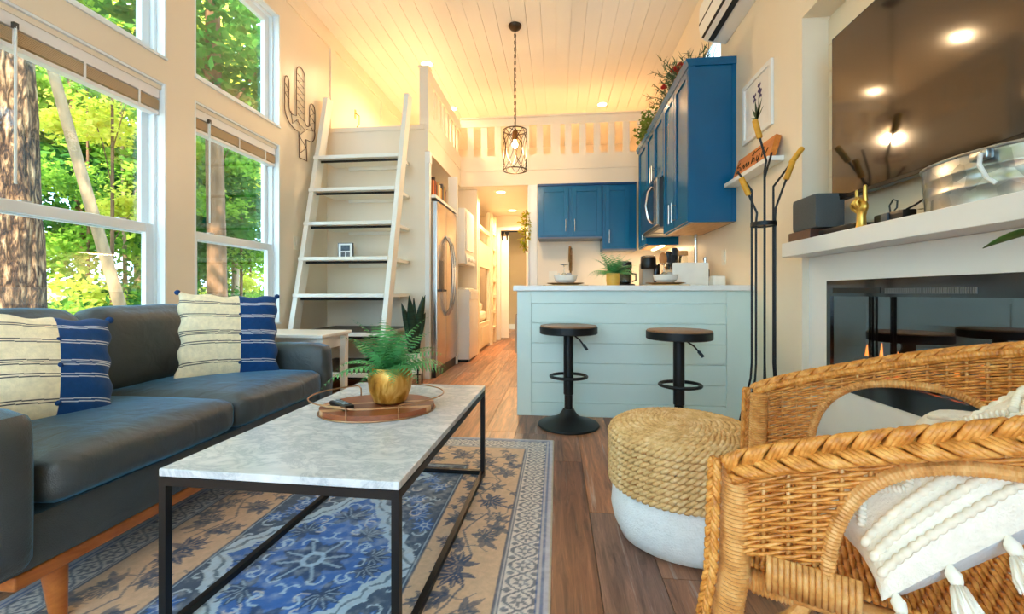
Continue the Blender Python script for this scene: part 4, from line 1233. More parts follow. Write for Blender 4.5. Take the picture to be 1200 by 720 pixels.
wall_cab('blue wall cabinet with two short doors above the microwave', 4.087, 4.845, 1.93, 2.565, ((4.095, 4.46, 4.425), (4.47, 4.84, 4.505)), (1.97, 2.12))
wall_cab('narrow blue wall cabinet in the kitchen corner past the microwave', 4.847, 5.375, 1.385, 2.565, ((4.855, 5.30, 4.90),), (1.44, 1.60))
mw = T('microwave', 'stainless over-range microwave under the short blue cabinet', 'microwave', (1.1, 4.47, 1.47))
O('body', MB().box(0.93, 4.095, 1.47, XR-0.002, 4.84, 1.925), M('mw_case', (70, 70, 72), 0.35, metal=0.6), mw)
O('door', MB().box(0.905, 4.23, 1.49, 0.929, 4.83, 1.92), M('mw_glass', (24, 24, 28), 0.1, coat=0.5), mw, bevel=0.004)
O('control_strip', MB().box(0.905, 4.095, 1.49, 0.929, 4.226, 1.92), STEEL, mw, bevel=0.004)
O('handle', MB().tube([(0.905, 4.30, 1.53), (0.87, 4.30, 1.58), (0.85, 4.30, 1.70), (0.87, 4.30, 1.83), (0.905, 4.30, 1.88)], 0.012, 8), CHROME, mw)
O('grease_filter', MB().box(0.95, 4.15, 1.462, 1.2, 4.45, 1.47).box(0.95, 4.5, 1.462, 1.2, 4.8, 1.47), M('filter_grey', (150, 148, 144), 0.4, metal=0.8), mw)

def back_cab(label, x0, x1, z0, z1, doors, hz):
    t = T('wall_cabinet', label, 'cabinet', ((x0+x1)/2, 5.55, z0), 'blue wall cabinets')
    O('body', MB().box(x0, 5.42, z0, x1, Y_LOFT+0.009, z1), BLUE, t)
    O('bottom_edge', MB().box(x0, 5.405, z0-0.02, x1, Y_LOFT+0.009, z0), M('edge_grey', (96, 108, 124), 0.4), t)
    O('top_edge', MB().box(x0-0.01, 5.40, z1, x1, Y_LOFT+0.009, z1+0.025), M('blue_dark', (10, 62, 112), 0.3), t)
    for (a0, a1, h) in doors: shaker(t, 'door', 'y', a0, a1, z0+0.02, z1-0.02, 5.42, h, hz)
back_cab('blue two-door wall cabinet over the sink beside the hall', -0.235, 0.548, 1.555, 2.19, ((-0.222, 0.138, 0.105), (0.178, 0.537, 0.215)), (1.62, 1.77))
back_cab('narrow blue one-door wall cabinet hanging lower than its neighbour', 0.552, 0.958, 1.405, 2.19, ((0.585, 0.875, 0.63),), (1.47, 1.63))
# base cabinets
def base_cab(label, x0, y0, x1, y1, face, doors):
    t = T('base_cabinet', label, 'cabinet', ((x0+x1)/2, (y0+y1)/2, 0))
    O('body', MB().box(x0, y0, 0.10, x1, y1, 0.88), BLUE, t)
    O('toe_kick', MB().box(x0+0.05, y0+0.05, 0, x1-0.0, y1-0.0, 0.10), BLACKPL, t)
    for (a0, a1) in doors:
        if face == 'x': shaker(t, 'door', 'x', a0, a1, 0.13, 0.86, x0, a1-0.05, (0.68, 0.82))
        else: shaker(t, 'door', 'y', a0, a1, 0.13, 0.86, y0, a1-0.05, (0.68, 0.82))
base_cab('blue base cabinet run along the right kitchen wall', 0.70, 3.713, XR-0.001, 5.12, 'x', ((3.72, 4.18), (4.20, 4.65), (4.67, 5.10)))
base_cab('blue base cabinet with the sink along the back kitchen wall', -0.25, 5.12, XR-0.001, Y_LOFT+0.009, 'y', ((-0.24, 0.20), (0.22, 0.66)))
O('worktop', MB().prism([(-0.255, 5.09), (0.67, 5.09), (0.67, 3.712), (XR-0.002, 3.712), (XR-0.002, Y_LOFT+0.008), (-0.255, Y_LOFT+0.008)], 0.88, 0.915), QUARTZ, label='white L-shaped worktop along the kitchen walls', cat='worktop', bevel=0.003)

# island / peninsula
il = T('kitchen_island', 'pale shiplap kitchen island with a white counter', 'island', (0.5, 3.35, 0))
IX0, IX1, IY = -0.282, XR-0.002, 3.062
O('body', MB().box(IX0+0.015, IY+0.02, 0, IX1, 3.70, 0.878), ISLE, il)
zs = [0.094, 0.228, 0.368, 0.50, 0.635, 0.77, 0.79]
for k in range(5):
    z0 = 0.094+k*0.1392
    O('shiplap_board', MB().box(IX0+0.10, IY+0.008, z0+0.0015, 1.135, IY+0.0195, z0+0.1377), ISLE, il, bevel=0.0015)
O('corner_post', MB().box(IX0, IY, 0, IX0+0.10, IY+0.10, 0.878), ISLE, il, bevel=0.002)
O('corner_post', MB().box(1.135, IY, 0, IX1, IY+0.019, 0.878), ISLE, il, bevel=0.002)
O('top_rail', MB().box(IX0+0.10, IY, 0.79, 1.135, IY+0.019, 0.878), ISLE, il, bevel=0.002)
O('bottom_rail', MB().box(IX0+0.10, IY, 0, 1.135, IY+0.019, 0.094), ISLE, il, bevel=0.002)
for k in range(6):
    O('side_board', MB().box(IX0+0.003, IY+0.10, 0.01+k*0.144, IX0+0.0148, 3.70, 0.01+k*0.144+0.141), ISLE, il)
O('countertop', MB().box(-0.308, 3.028, 0.878, IX1, 3.71, 0.915), QUARTZ, il, bevel=0.004)
tw = O('hand_towel', MB().rbox(-0.322, 3.30, 0.40, -0.292, 3.44, 0.70, 0.01, n=5), M('towel', (200, 150, 110), 0.95), label='small tan towel hanging on the end of the kitchen island', cat='towel')

# bar stools
SEATW = M_wood('stool_wood', (122, 84, 50), (158, 116, 76), 4, (3, 22, 22), 0.4)
def stool(x, y, h, label):
    t = T('bar_stool', label, 'stool', (x, y, 0), 'bar stools at the island')
    c = (x, y, 0)
    O('seat', MB().lathe([(0.0, h-0.012), (0.178, h-0.012), (0.183, h-0.008), (0.183, h-0.002), (0.178, h), (0.0, h)], c, 48, cap=False), SEATW, t)
    O('seat_band', MB().lathe([(0.0, h-0.055), (0.18, h-0.055), (0.187, h-0.05), (0.187, h-0.01), (0.182, h-0.01), (0.182, h-0.013), (0, h-0.013)], c, 48, cap=False), BLACK, t)
    O('column', MB().lathe([(0.026, 0.05), (0.026, 0.20), (0.032, 0.205), (0.032, h-0.055)], c, 24), BLACK, t)
    O('base', MB().lathe([(0.0, 0.0), (0.195, 0.0), (0.20, 0.006), (0.195, 0.014), (0.15, 0.026), (0.10, 0.045), (0.065, 0.065), (0.045, 0.09), (0.034, 0.11), (0.0, 0.11)], c, 48, cap=False), BLACK, t)
    O('footrest', MB().tube([(x+0.115*math.cos(a_), y-0.03+0.105*math.sin(a_), 0.325) for a_ in np.linspace(0, 2*PI, 40, endpoint=False)], 0.010, 8, True), BLACK, t)
    O('lever', MB().tube([(x+0.03, y-0.02, h-0.06), (x+0.07, y-0.05, h-0.09), (x+0.105, y-0.07, h-0.135)], 0.005, 8).cyl((x+0.092, y-0.062, h-0.118), (x+0.115, y-0.075, h-0.15), 0.009, n=10), BLACK, t)
stool(0.073, 2.858, 0.652, 'round wood-topped black bar stool at the hall end of the island')
stool(0.715, 2.66, 0.645, 'round wood-topped black bar stool behind the woven pouf')

# place settings
STRAW = M('straw', (208, 170, 104), 0.9, var=0.25, vs=60)
CHARGER = M_wood('charger_wood', (150, 110, 66), (184, 144, 92), 5, (4, 20, 20), 0.4)
CHINA = M('china_white', (232, 234, 228), 0.2, var=0.01, coat=0.3)
DGLASS = M('clear_glass', (240, 246, 244), 0.02, var=0, trans=1.0, ior=1.45)
for (x, y, lab) in ((0.062, 3.30, 'at the hall end of the island'), (0.786, 3.28, 'by the white cutting board')):
    z = 0.9152
    pm = T('placemat', 'round woven straw placemat %s' % lab, 'placemat', (x, y, z))
    for i in range(8):
        r = 0.02+i*0.0205
        O('coil', MB().tube([(x+r*math.cos(a_), y+r*math.sin(a_), z+0.004) for a_ in np.linspace(0, 2*PI, 36, endpoint=False)], [0.0105 if i == 0 else 0.0102]*36, 6, True).xf(Matrix.Translation((0, 0, z+0.004)) @ Matrix.Scale(0.38, 4, (0, 0, 1)) @ Matrix.Translation((0, 0, -z-0.004))), STRAW, pm)
    zp = z+0.0082
    O('charger_plate', MB().lathe([(0.0, 0), (0.085, 0), (0.09, 0.002), (0.138, 0.012), (0.140, 0.015), (0.088, 0.006), (0.0, 0.005)], (x, y, zp), 44, cap=False), CHARGER, label='round brown charger plate on the placemat %s' % lab, cat='plate')
    zb = zp+0.0053
    O('bowl', MB().lathe([(0.0, 0), (0.045, 0), (0.05, 0.004), (0.08, 0.03), (0.089, 0.066), (0.086, 0.066), (0.076, 0.032), (0.046, 0.009), (0.0, 0.008)], (x, y, zb), 40, cap=False), CHINA, label='white ceramic bowl on the charger plate %s' % lab, cat='bowl')
    g = T('wine_glass', 'upturned clear wine glass standing in the bowl %s' % lab, 'glass', (x-0.01, y, zb+0.008))
    O('cup', MB().lathe([(0.030, 0.0), (0.036, 0.03), (0.030, 0.06), (0.006, 0.078), (0.004, 0.076), (0.027, 0.058), (0.033, 0.03), (0.028, 0.0)], (x-0.01, y, zb+0.0085), 24, cap=False), DGLASS, g)
    O('stem', MB().lathe([(0.004, 0.077), (0.0035, 0.12), (0.006, 0.135), (0.032, 0.139), (0.032, 0.141), (0.0, 0.142)], (x-0.01, y, zb+0.0085), 24, cap=False), DGLASS, g)
    O('napkin', MB().rbox(x+0.005, y-0.05, zb+0.009, x+0.045, y-0.01, zb+0.085, 0.012, n=5, wob=0.006), M('napkin_grey', (168, 164, 160), 0.9), label='folded grey napkin in the bowl %s' % lab, cat='napkin')

# counter plants and gadgets
kp = (0.428, 3.42, 0.9152)
kf = T('potted_fern', 'small arching fern in a yellow pot on the island counter', 'potted plant', kp)
O('pot', MB().lathe([(0.036, 0), (0.046, 0.004), (0.052, 0.04), (0.052, 0.10), (0.047, 0.10), (0.046, 0.08)], kp, 28), M('pot_yellow', (232, 178, 74), 0.45), kf)
O('soil', MB().cyl((kp[0], kp[1], kp[2]+0.07), (kp[0], kp[1], kp[2]+0.088), 0.046, n=20), TERRA, kf)
fern(kf, (kp[0], kp[1], kp[2]+0.09), GREEN, 44, 0.15, 0.25, 0.20, 13, 8)

cb = T('cutting_board', 'white rounded cutting board leaning upright on the counter', 'cutting board', (1.02, 3.52, 0.9152))
O('board', MB().rbox(0.895, 3.50, 0.9155, 1.165, 3.515, 1.10, 0.007, n=6), M('board_white', (240, 236, 226), 0.4), cb)
O('stand', MB().box(0.95, 3.515, 0.9155, 1.11, 3.57, 0.93), WHITE, cb)
O('canister', MB().rbox(1.175, 3.44, 0.9155, 1.27, 3.54, 0.995, 0.01, n=5), M('board_white', (240, 236, 226), 0.4), label='short white square canister by the wall on the counter', cat='canister')

def gadget(name, label, cat, x, y): return T(name, label, cat, (x, y, 0.9152))
# carafe coffee maker
g = gadget('coffee_maker', 'black drip coffee maker with a glass carafe', 'coffee maker', 0.62, 4.0)
z = 0.9152
O('base', MB().rbox(0.53, 3.90, z, 0.68, 4.12, z+0.03, 0.01, n=5), BLACKPL, g)
O('tower', MB().rbox(0.535, 4.04, z+0.03, 0.675, 4.12, z+0.20, 0.015, n=5), BLACKPL, g)
O('filter_head', MB().lathe([(0.04, 0.155), (0.065, 0.17), (0.062, 0.225), (0.03, 0.235)], (0.605, 4.0, z), 24), BLACKPL, g)
O('carafe', MB().lathe([(0.045, 0.032), (0.058, 0.05), (0.056, 0.10), (0.038, 0.135), (0.036, 0.135), (0.054, 0.10), (0.055, 0.05), (0.043, 0.034)], (0.605, 3.99, z), 24), DGLASS, g)
O('carafe_handle', MB().tube([(0.655, 3.95, z+0.12), (0.69, 3.93, z+0.115), (0.69, 3.93, z+0.06), (0.66, 3.945, z+0.05)], 0.007, 8), BLACKPL, g)
# pod machine
g = gadget('pod_coffee_machine', 'grey and black pod coffee machine beside the coffee maker', 'coffee maker', 0.83, 4.0)
O('body', MB().rbox(0.755, 3.98, z, 0.86, 4.16, z+0.23, 0.02, n=6), M('pod_grey', (190, 178, 160), 0.4), g)
O('head', MB().lathe([(0.0, 0.16), (0.06, 0.16), (0.066, 0.17), (0.066, 0.25), (0.06, 0.262), (0, 0.262)], (0.80, 3.95, z), 28, cap=False), BLACKPL, g)
O('lid_ring', MB().lathe([(0.064, 0.262), (0.068, 0.268), (0.05, 0.275), (0.0, 0.275)], (0.80, 3.95, z), 28), CHROME, g)
O('water_tank', MB().rbox(0.862, 4.0, z, 0.915, 4.14, z+0.21, 0.01, n=4), M('tank_dark', (40, 38, 36), 0.15), g)
# utensil crock with wooden spoons and knives
g = gadget('utensil_crock', 'tan crock holding a wooden spoon and black utensils', 'crock', 0.935, 3.775)
O('crock', MB().lathe([(0.05, 0), (0.058, 0.005), (0.06, 0.14), (0.054, 0.14), (0.052, 0.01), (0, 0.01)], (0.935, 3.775, z), 24, cap=False), M('crock_tan', (212, 184, 146), 0.6), g)
O('wooden_spoon', MB().tube([(0.93, 3.775, z+0.02), (0.90, 3.765, z+0.17)], 0.006, 8).ball((0.883, 3.76, z+0.235), (0.033, 0.012, 0.055)), M_wood('spoon_wood', (176, 106, 46), (206, 138, 70), 5, (8, 8, 2), 0.5), g)
for k, (dx, hgt) in enumerate(((0.0, 0.30), (0.03, 0.27), (0.055, 0.33))):
    O('utensil', MB().tube([(0.935+dx*0.3, 3.775+0.01*k, z+0.02), (0.935+dx, 3.775+0.01*k, z+hgt*0.7)], 0.006, 8).rbox(0.935+dx-0.025, 3.77+0.01*k, z+hgt*0.68, 0.935+dx+0.02, 3.785+0.01*k, z+hgt, 0.01, n=4), BLACKPL, g)
g = gadget('knife_block', 'dark knife block with black handled knives', 'knife block', 1.03, 4.05)
O('block', MB().prism([(3.97, z), (4.13, z), (4.13, z+0.12), (4.05, z+0.22), (3.95, z+0.17)], 0.98, 1.09, 'x'), M_wood('block_wood', (44, 32, 26), (66, 48, 38), 4, (3, 14, 14), 0.4), g)
for k in range(6):
    x = 0.995+0.026*(k % 4); yy = 3.985+0.035*(k // 4)
    O('knife', MB().tube([(x, yy, z+0.185+0.015*(k//4)), (x-0.004, yy-0.07, z+0.30+0.012*(k % 3))], 0.011, 8), BLACKPL, g)
CORK = M_wood('cork_lid', (190, 140, 84), (216, 172, 116), 6, (6, 6, 6), 0.7)
for (x, h, cc, lab) in ((1.075, 0.17, (206, 150, 74), 'tall glass jar of amber grain with a wooden lid'), (0.985, 0.14, (196, 160, 110), 'short glass jar of tan grain with a wooden lid')):
    g = gadget('storage_jar', lab, 'jar', x, 3.885)
    O('glass', MB().lathe([(0.038, 0.0), (0.042, 0.004), (0.042, h), (0.036, h+0.012), (0.036, h+0.02)], (x, 3.885, z+0.08), 24), M_glass('jar_glass', (0.94, 0.95, 0.93), 0.12), g)
    O('contents', MB().cyl((x, 3.885, z+0.084), (x, 3.885, z+0.08+h*0.62), 0.0395, n=22), M('grain_%d' % cc[0], cc, 0.8, var=0.35, vs=120), g)
    O('lid', MB().lathe([(0.034, h+0.02), (0.043, h+0.022), (0.043, h+0.055), (0.038, h+0.06)], (x, 3.885, z+0.08), 24), CORK, g)
    O('riser', MB().box(x-0.044, 3.841, z, x+0.044, 3.929, z+0.08), WHITE, g)
g = gadget('paper_towel_post', 'tall chrome paper towel post beside the jars', 'holder', 1.19, 3.9)
O('post', MB().cyl((1.19, 3.9, z), (1.19, 3.9, 1.372), 0.014, n=14), CHROME, g)
O('foot', MB().lathe([(0.07, 0), (0.07, 0.01), (0.02, 0.015)], (1.19, 3.9, z), 24), CHROME, g)
g = gadget('bottle', 'small dark bottle with a silver neck by the towel post', 'bottle', 1.235, 3.8)
O('body', MB().lathe([(0.03, 0), (0.034, 0.01), (0.034, 0.14), (0.014, 0.18)], (1.235, 3.80, z), 20), M('bottle_dark', (36, 52, 44), 0.15), g)
O('neck', MB().lathe([(0.014, 0.18), (0.013, 0.22), (0.017, 0.222), (0.017, 0.245), (0.006, 0.25)], (1.235, 3.80, z), 20), CHROME, g)
fa = T('kitchen_faucet', 'brass spring-neck kitchen faucet at the back sink', 'faucet', (0.17, 5.60, 0.9152))
BR = M('faucet_brass', (128, 96, 56), 0.35, metal=0.9)
O('stem', MB().cyl((0.17, 5.60, z), (0.17, 5.60, 1.35), 0.013, n=14).lathe([(0.03, 0), (0.03, 0.03), (0.015, 0.04)], (0.17, 5.60, z), 18), BR, fa)
O('spring', MB().tube([(0.17+0.02*math.cos(t), 5.60+0.02*math.sin(t), 1.15+0.28*t/(40*PI)*1.0) for t in np.linspace(0, 40*PI, 320)], 0.0045, 5), BR, fa)
O('spout', MB().tube([(0.17, 5.60, 1.43), (0.165, 5.56, 1.455), (0.155, 5.48, 1.44), (0.15, 5.44, 1.34), (0.15, 5.44, 1.25)], 0.013, 10), BR, fa)
O('sink_soap', MB().lathe([(0.032, 0), (0.036, 0.01), (0.036, 0.13), (0.012, 0.16), (0.012, 0.2)], (0.02, 5.55, z), 20), CHINA, label='white soap bottle beside the brass kitchen faucet', cat='bottle')
def plate(name, mb, lab): O(name, mb, M('switch_cream', (238, 230, 210), 0.3), label=lab, cat='outlet')
plate('wall_outlet', MB().box(-0.11, Y_LOFT+0.004, 1.03, 0.0, Y_LOFT+0.0095, 1.15).box(-0.09, Y_LOFT, 1.06, -0.06, Y_LOFT+0.004, 1.12).box(-0.05, Y_LOFT, 1.06, -0.02, Y_LOFT+0.004, 1.12), 'double outlet plate on the kitchen back wall by the sink')
plate('wall_outlet', MB().box(XR-0.006, 3.52, 1.08, XR-0.0005, 3.60, 1.20).box(XR-0.011, 3.545, 1.10, XR-0.006, 3.575, 1.18), 'outlet plate on the right kitchen wall above the counter')
# under-cabinet light strip
us = T('strip_light', 'thin lit strip light under the corner wall cabinet', 'light', (1.15, 5.1, 1.375))
O('strip', MB().box(1.12, 4.87, 1.372, 1.16, 5.35, 1.3805), M('strip_emit', (255, 240, 210), 0.4, var=0, emit=(255, 224, 170), es=12), us)
light('lamp', 'AREA', us, (1.14, 5.1, 1.37), 2.5, WARM, 0.2)

# plants on the cabinets
fa_ = T('flower_arrangement', 'arrangement of red flowers, pine and bare twigs atop the tall cabinet', 'flowers', (1.1, 3.8, 2.59))
rnd = random.Random(12)
PINE = M('pine_green', (52, 86, 50), 0.6, var=0.4, vs=30)
mb = MB()
for k in range(60):
    b0 = Vector((rnd.uniform(0.96, 1.22), rnd.uniform(3.62, 4.3), 2.595))
    d = Vector((rnd.uniform(-1, 0.3), rnd.uniform(-0.7, 0.5), rnd.uniform(0.15, 1.1))).normalized()*rnd.uniform(0.13, 0.29)
    mb.tube([b0, b0+d*0.5+Vector((0, 0, 0.01)), b0+d], [0.004, 0.003, 0.001], 4)
    for q in range(16):
        t = 0.2+0.8*q/16; p = b0+d*t
        e = (d.normalized()*0.7+Vector((rnd.uniform(-1, 1), rnd.uniform(-1, 1), rnd.uniform(-1, 1)))).normalized()*0.06
        s_ = e.cross(Vector((0.3, 0.2, 1))).normalized()*0.0045
        mb.add([p-s_, p+s_, p+e], [(0, 1, 2)])
O('pine_sprays', mb, PINE, fa_, kind='stuff')
RED = M('red_petal', (186, 34, 26), 0.6, var=0.2, vs=40)
for (x, y, zz, r) in ((0.955, 3.66, 2.66, 0.045), (0.935, 3.95, 2.66, 0.035), (1.02, 3.75, 2.74, 0.04)):
    m = MB()
    for ring in range(3):
        for k in range(7):
            a_ = k*2*PI/7+ring*0.4; rr = r*(1-0.25*ring)
            c = Vector((x, y, zz+ring*0.012)); o_ = Vector((math.cos(a_), math.sin(a_), 0.35+0.3*ring)).normalized()
            s_ = o_.cross(Vector((0, 0, 1))).normalized()*rr*0.5
            m.add([c, c+o_*rr*0.6-s_, c+o_*rr+Vector((0, 0, 0.01)), c+o_*rr*0.6+s_], [(0, 1, 2, 3)])
    f = O('flower', m, RED, fa_)
    O('flower_stem', MB().tube([(x+0.05, y+0.02, 2.592), (x, y, zz)], 0.003, 5), PINE, f)
O('pine_cone', MB().ball((1.0, 3.70, 2.68), (0.03, 0.03, 0.055)), M('cone_brown', (150, 92, 48), 0.7, var=0.4, vs=60), fa_)
for k, (dx, dz) in enumerate(((0.0, 0.24), (0.05, 0.30), (0.10, 0.22))):
    O('twig', MB().tube([(1.15+dx*0.3, 3.57, 2.59), (1.15+dx*0.6, 3.56, 2.59+dz*0.5), (1.13+dx*1.1, 3.55, 2.59+dz)], [0.004, 0.003, 0.0015], 5).tube([(1.15+dx*0.6, 3.56, 2.59+dz*0.5), (1.19+dx*0.6, 3.54, 2.59+dz*0.8)], [0.003, 0.0012], 5), M('twig', (70, 52, 44), 0.8), fa_)
iv = T('ivy_plant', 'trailing green ivy bunch atop the corner wall cabinet', 'plant', (1.0, 4.95, 2.59))
mb = MB()
for k in range(420):
    p = Vector((rnd.gauss(0.99, 0.05), rnd.gauss(4.9, 0.13), 2.60+abs(rnd.gauss(0, 0.11))))
    if p.x < 0.93: p.z -= 0.10*rnd.random()
    d = Vector((rnd.uniform(-1, 1), rnd.uniform(-1, 1), rnd.uniform(-.6, 1))).normalized()*0.05
    s_ = d.cross(Vector((rnd.random(), rnd.random(), 1))).normalized()*0.014
    mb.add([p, p+d*0.5-s_, p+d, p+d*0.5+s_], [(0, 1, 2, 3)])
O('leaves', mb, M_leaf('ivy_leaf', (70, 104, 48), (140, 150, 70), 0.3), iv, kind='stuff')
O('vine', MB().tube([(0.99, 4.9, 2.59), (0.97, 4.85, 2.72), (0.98, 4.83, 2.84), (0.99, 4.8, 2.90)], 0.003, 5), BRONZE, iv)

# ================================================================== RIGHT WALL
ac = T('air_conditioner', 'white split air conditioner on the wall above the cabinets', 'air conditioner', (1.2, 3.1, 2.8))
AY0, AY1 = 2.68, 3.52
prof = [(XR-0.0005, 2.785), (1.15, 2.815), (1.108, 2.845), (1.095, 2.92), (1.10, 3.08), (1.16, 3.10), (XR-0.0005, 3.10)]
O('casing', MB().prism(prof, AY0, AY1, 'y'), WHITE, ac, bevel=0.006)
LOUV = M('louver_black', (36, 30, 26), 0.5)
O('outlet_slot', MB().prism([(1.112, 2.838), (1.148, 2.8125), (1.146, 2.809), (1.108, 2.836)], AY0+0.05, AY1-0.03, 'y'), LOUV, ac)
O('outlet_slot', MB().prism([(1.155, 2.8125), (1.195, 2.8045), (1.195, 2.8005), (1.154, 2.809)], AY0+0.05, AY1-0.03, 'y'), LOUV, ac)
O('front_groove', MB().prism([(1.0935, 2.93), (1.1, 2.93), (1.1, 2.945), (1.0935, 2.945)], AY0+0.01, AY1-0.01, 'y'), LOUV, ac)
O('louver', MB().prism([(1.12, 2.822), (1.152, 2.802), (1.150, 2.799), (1.118, 2.819)], AY0+0.05, AY1-0.03, 'y'), WHITE, ac)

# framed flower print
pc_ = T('framed_print', 'white framed botanical print of purple irises on the wall', 'picture', (XR, 2.98, 1.89))
y0, y1, z0, z1 = 2.775, 3.185, 1.885, 2.285
xx = XR-0.018
O('frame', MB().box(xx, y0, z0, XR-0.001, y0+0.028, z1).box(xx, y1-0.028, z0, XR-0.001, y1, z1).box(xx, y0+0.028, z0, XR-0.001, y1-0.028, z0+0.028).box(xx, y0+0.028, z1-0.028, XR-0.001, y1-0.028, z1), WHITE, pc_)
O('paper', MB().box(XR-0.007, y0+0.028, z0+0.028, XR-0.001, y1-0.028, z1-0.028), M('print_paper', (236, 232, 226), 0.6), pc_)
STEM_, IRIS = M('print_stem', (70, 92, 70), 0.7, var=0.3, vs=80), M('print_iris', (86, 70, 116), 0.7, var=0.4, vs=80)
m = MB(); xs_ = XR-0.0076
def blade(m, pts, w):
    n = len(pts); vs = []
    for i, (a_, b_) in enumerate(pts):
        ww = w*math.sin(PI*(0.12+0.86*i/(n-1)))
        vs += [(xs_, a_-ww, b_), (xs_, a_+ww, b_)]
    m.add(vs, [(2*i, 2*i+1, 2*i+3, 2*i+2) for i in range(n-1)])
yc, zc = 2.98, 1.985
for dy, dz in ((0.07, 0.10), (-0.07, 0.12), (0.03, 0.15), (-0.03, 0.09), (0.09, 0.05), (-0.09, 0.06)):
    blade(m, [(yc, zc), (yc+dy*0.4, zc+dz*0.5), (yc+dy, zc+dz)], 0.017)
for dy, dz in ((-0.03, 0.19), (0.035, 0.15)):
    blade(m, [(yc, zc), (yc+dy*0.5, zc+dz*0.5), (yc+dy, zc+dz)], 0.004)
O('leaf_drawing', m, STEM_, pc_, smooth=0)
m = MB()
for (a_, b_) in ((-0.03, 0.20), (0.035, 0.16), (-0.045, 0.155)):
    for k in range(6):
        t = k*PI/3
        blade(m, [(yc+a_, zc+b_), (yc+a_+0.018*math.cos(t), zc+b_+0.018*math.sin(t)), (yc+a_+0.034*math.cos(t), zc+b_+0.034*math.sin(t))], 0.015)
O('flower_drawing', m, IRIS, pc_, smooth=0)

# floating shelf and wooden sign
O('floating_shelf', MB().box(1.208, 2.65, 1.628, XR-0.001, 3.31, 1.655), WHITE, bevel=0.002, label='white floating shelf under the framed print', cat='shelf')
sg_ = T('wooden_sign', 'leaning wooden block sign with dark cursive lettering', 'sign', (1.25, 2.91, 1.655))
SIGN = M_wood('sign_wood', (196, 108, 32), (226, 142, 58), 3, (16, 2, 10), 0.45)
O('block', MB().prism([(1.222, 1.6552), (1.258, 1.6552), (1.292, 1.775), (1.262, 1.785)], 2.665, 3.19, 'y'), SIGN, sg_)
def on_face(y, t): return (1.222+(1.262-1.222)*t-0.0012, y, 1.6552+(1.785-1.6552)*t)
INK = M('sign_ink', (48, 30, 18), 0.7)
rnd = random.Random(31)
strokes = [[(3.13, 0.75), (3.16, 0.55), (3.12, 0.5), (3.09, 0.35), (3.13, 0.2), (3.16, 0.3)], [(3.07, 0.25), (3.05, 0.5), (3.03, 0.25), (3.01, 0.5), (2.99, 0.25), (2.97, 0.45), (2.955, 0.25)], [(2.93, 0.9), (2.92, 0.25), (2.90, 0.5), (2.875, 0.25)],
           [(2.86, 0.5), (2.85, 0.25), (2.83, 0.25), (2.825, 0.5), (2.82, 0.05), (2.85, -0.0+0.05)], [(2.80, 0.75), (2.78, 0.25), (2.76, 0.5), (2.74, 0.25), (2.72, 0.55)], [(2.95, 0.72), (2.86, 0.82), (2.78, 0.72)]]
for st in strokes:
    pts = [Vector(on_face(*p)) for p in st]
    fine = []
    for i in range(len(pts)-1):
        p0, p1, p2, p3 = pts[max(0, i-1)], pts[i], pts[i+1], pts[min(len(pts)-1, i+2)]
        for q in range(6):
            t = q/6
            fine.append(0.5*((2*p1)+(p2-p0)*t+(2*p0-5*p1+4*p2-p3)*t*t+(3*p1-p0-3*p2+p3)*t**3))
    fine.append(pts[-1])
    O('lettering', MB().tube(fine, 0.0028, 5), INK, sg_)

# cattail stand
cx_, cy_ = 1.055, 2.36
cs = T('cattail_stand', 'tall black metal rod stand with yellow cattail tips by the wall', 'decor', (cx_, cy_, 0))
CAT = M('cattail_yellow', (228, 162, 48), 0.6, var=0.12, vs=30)
O('clamp_ring', MB().lathe([(0.050, 1.205), (0.060, 1.205), (0.060, 1.226), (0.050, 1.226), (0.050, 1.205)], (cx_, cy_, 0), 28, cap=False), BLACK, cs)
O('clamp_plate', MB().cyl((cx_, cy_, 1.209), (cx_, cy_, 1.219), 0.051, n=24), BLACK, cs)
# (x at ring, y at ring, bend x, bend height, tip x, tip height, yellow tip)
rods = [(-0.013, -0.04, -0.004, 1.528, -0.048, 1.695, True), (0.022, 0.035, 0.035, 1.515, 0.057, 1.594, False), (0.053, 0.01, 0.053, 1.41, 0.167, 1.568, True),
        (0.045, -0.025, 0.048, 1.295, 0.114, 1.484, True), (-0.045, -0.02, -0.04, 1.27, -0.10, 1.41, True), (-0.053, 0.01, -0.053, 1.392, -0.123, 1.493, False)]
for (ox, oy, bx_, zb, tx_, zt_, yel) in rods:
    fx = -0.15 if ox < -0.03 else -0.06 if ox < 0.03 else 0.09
    pts = [(cx_+fx, cy_+oy*3.0, 0.006), (cx_+ox*1.1, cy_+oy, 0.42), (cx_+ox, cy_+oy, 0.50), (cx_+ox, cy_+oy, zb-0.05), (cx_+bx_, cy_+oy, zb), (cx_+tx_, cy_+oy, zt_)]
    rod = O('rod', MB().tube(pts, 0.0055, 8), BLACK, cs)
    if yel:
        p = Vector(pts[-1]); d = (p-Vector(pts[-2])).normalized()
        O('cattail_tip', MB().tube([p-d*0.052, p-d*0.047, p+d*0.042, p+d*0.047], [0.010, 0.0138, 0.0138, 0.010], 12), CAT, rod)

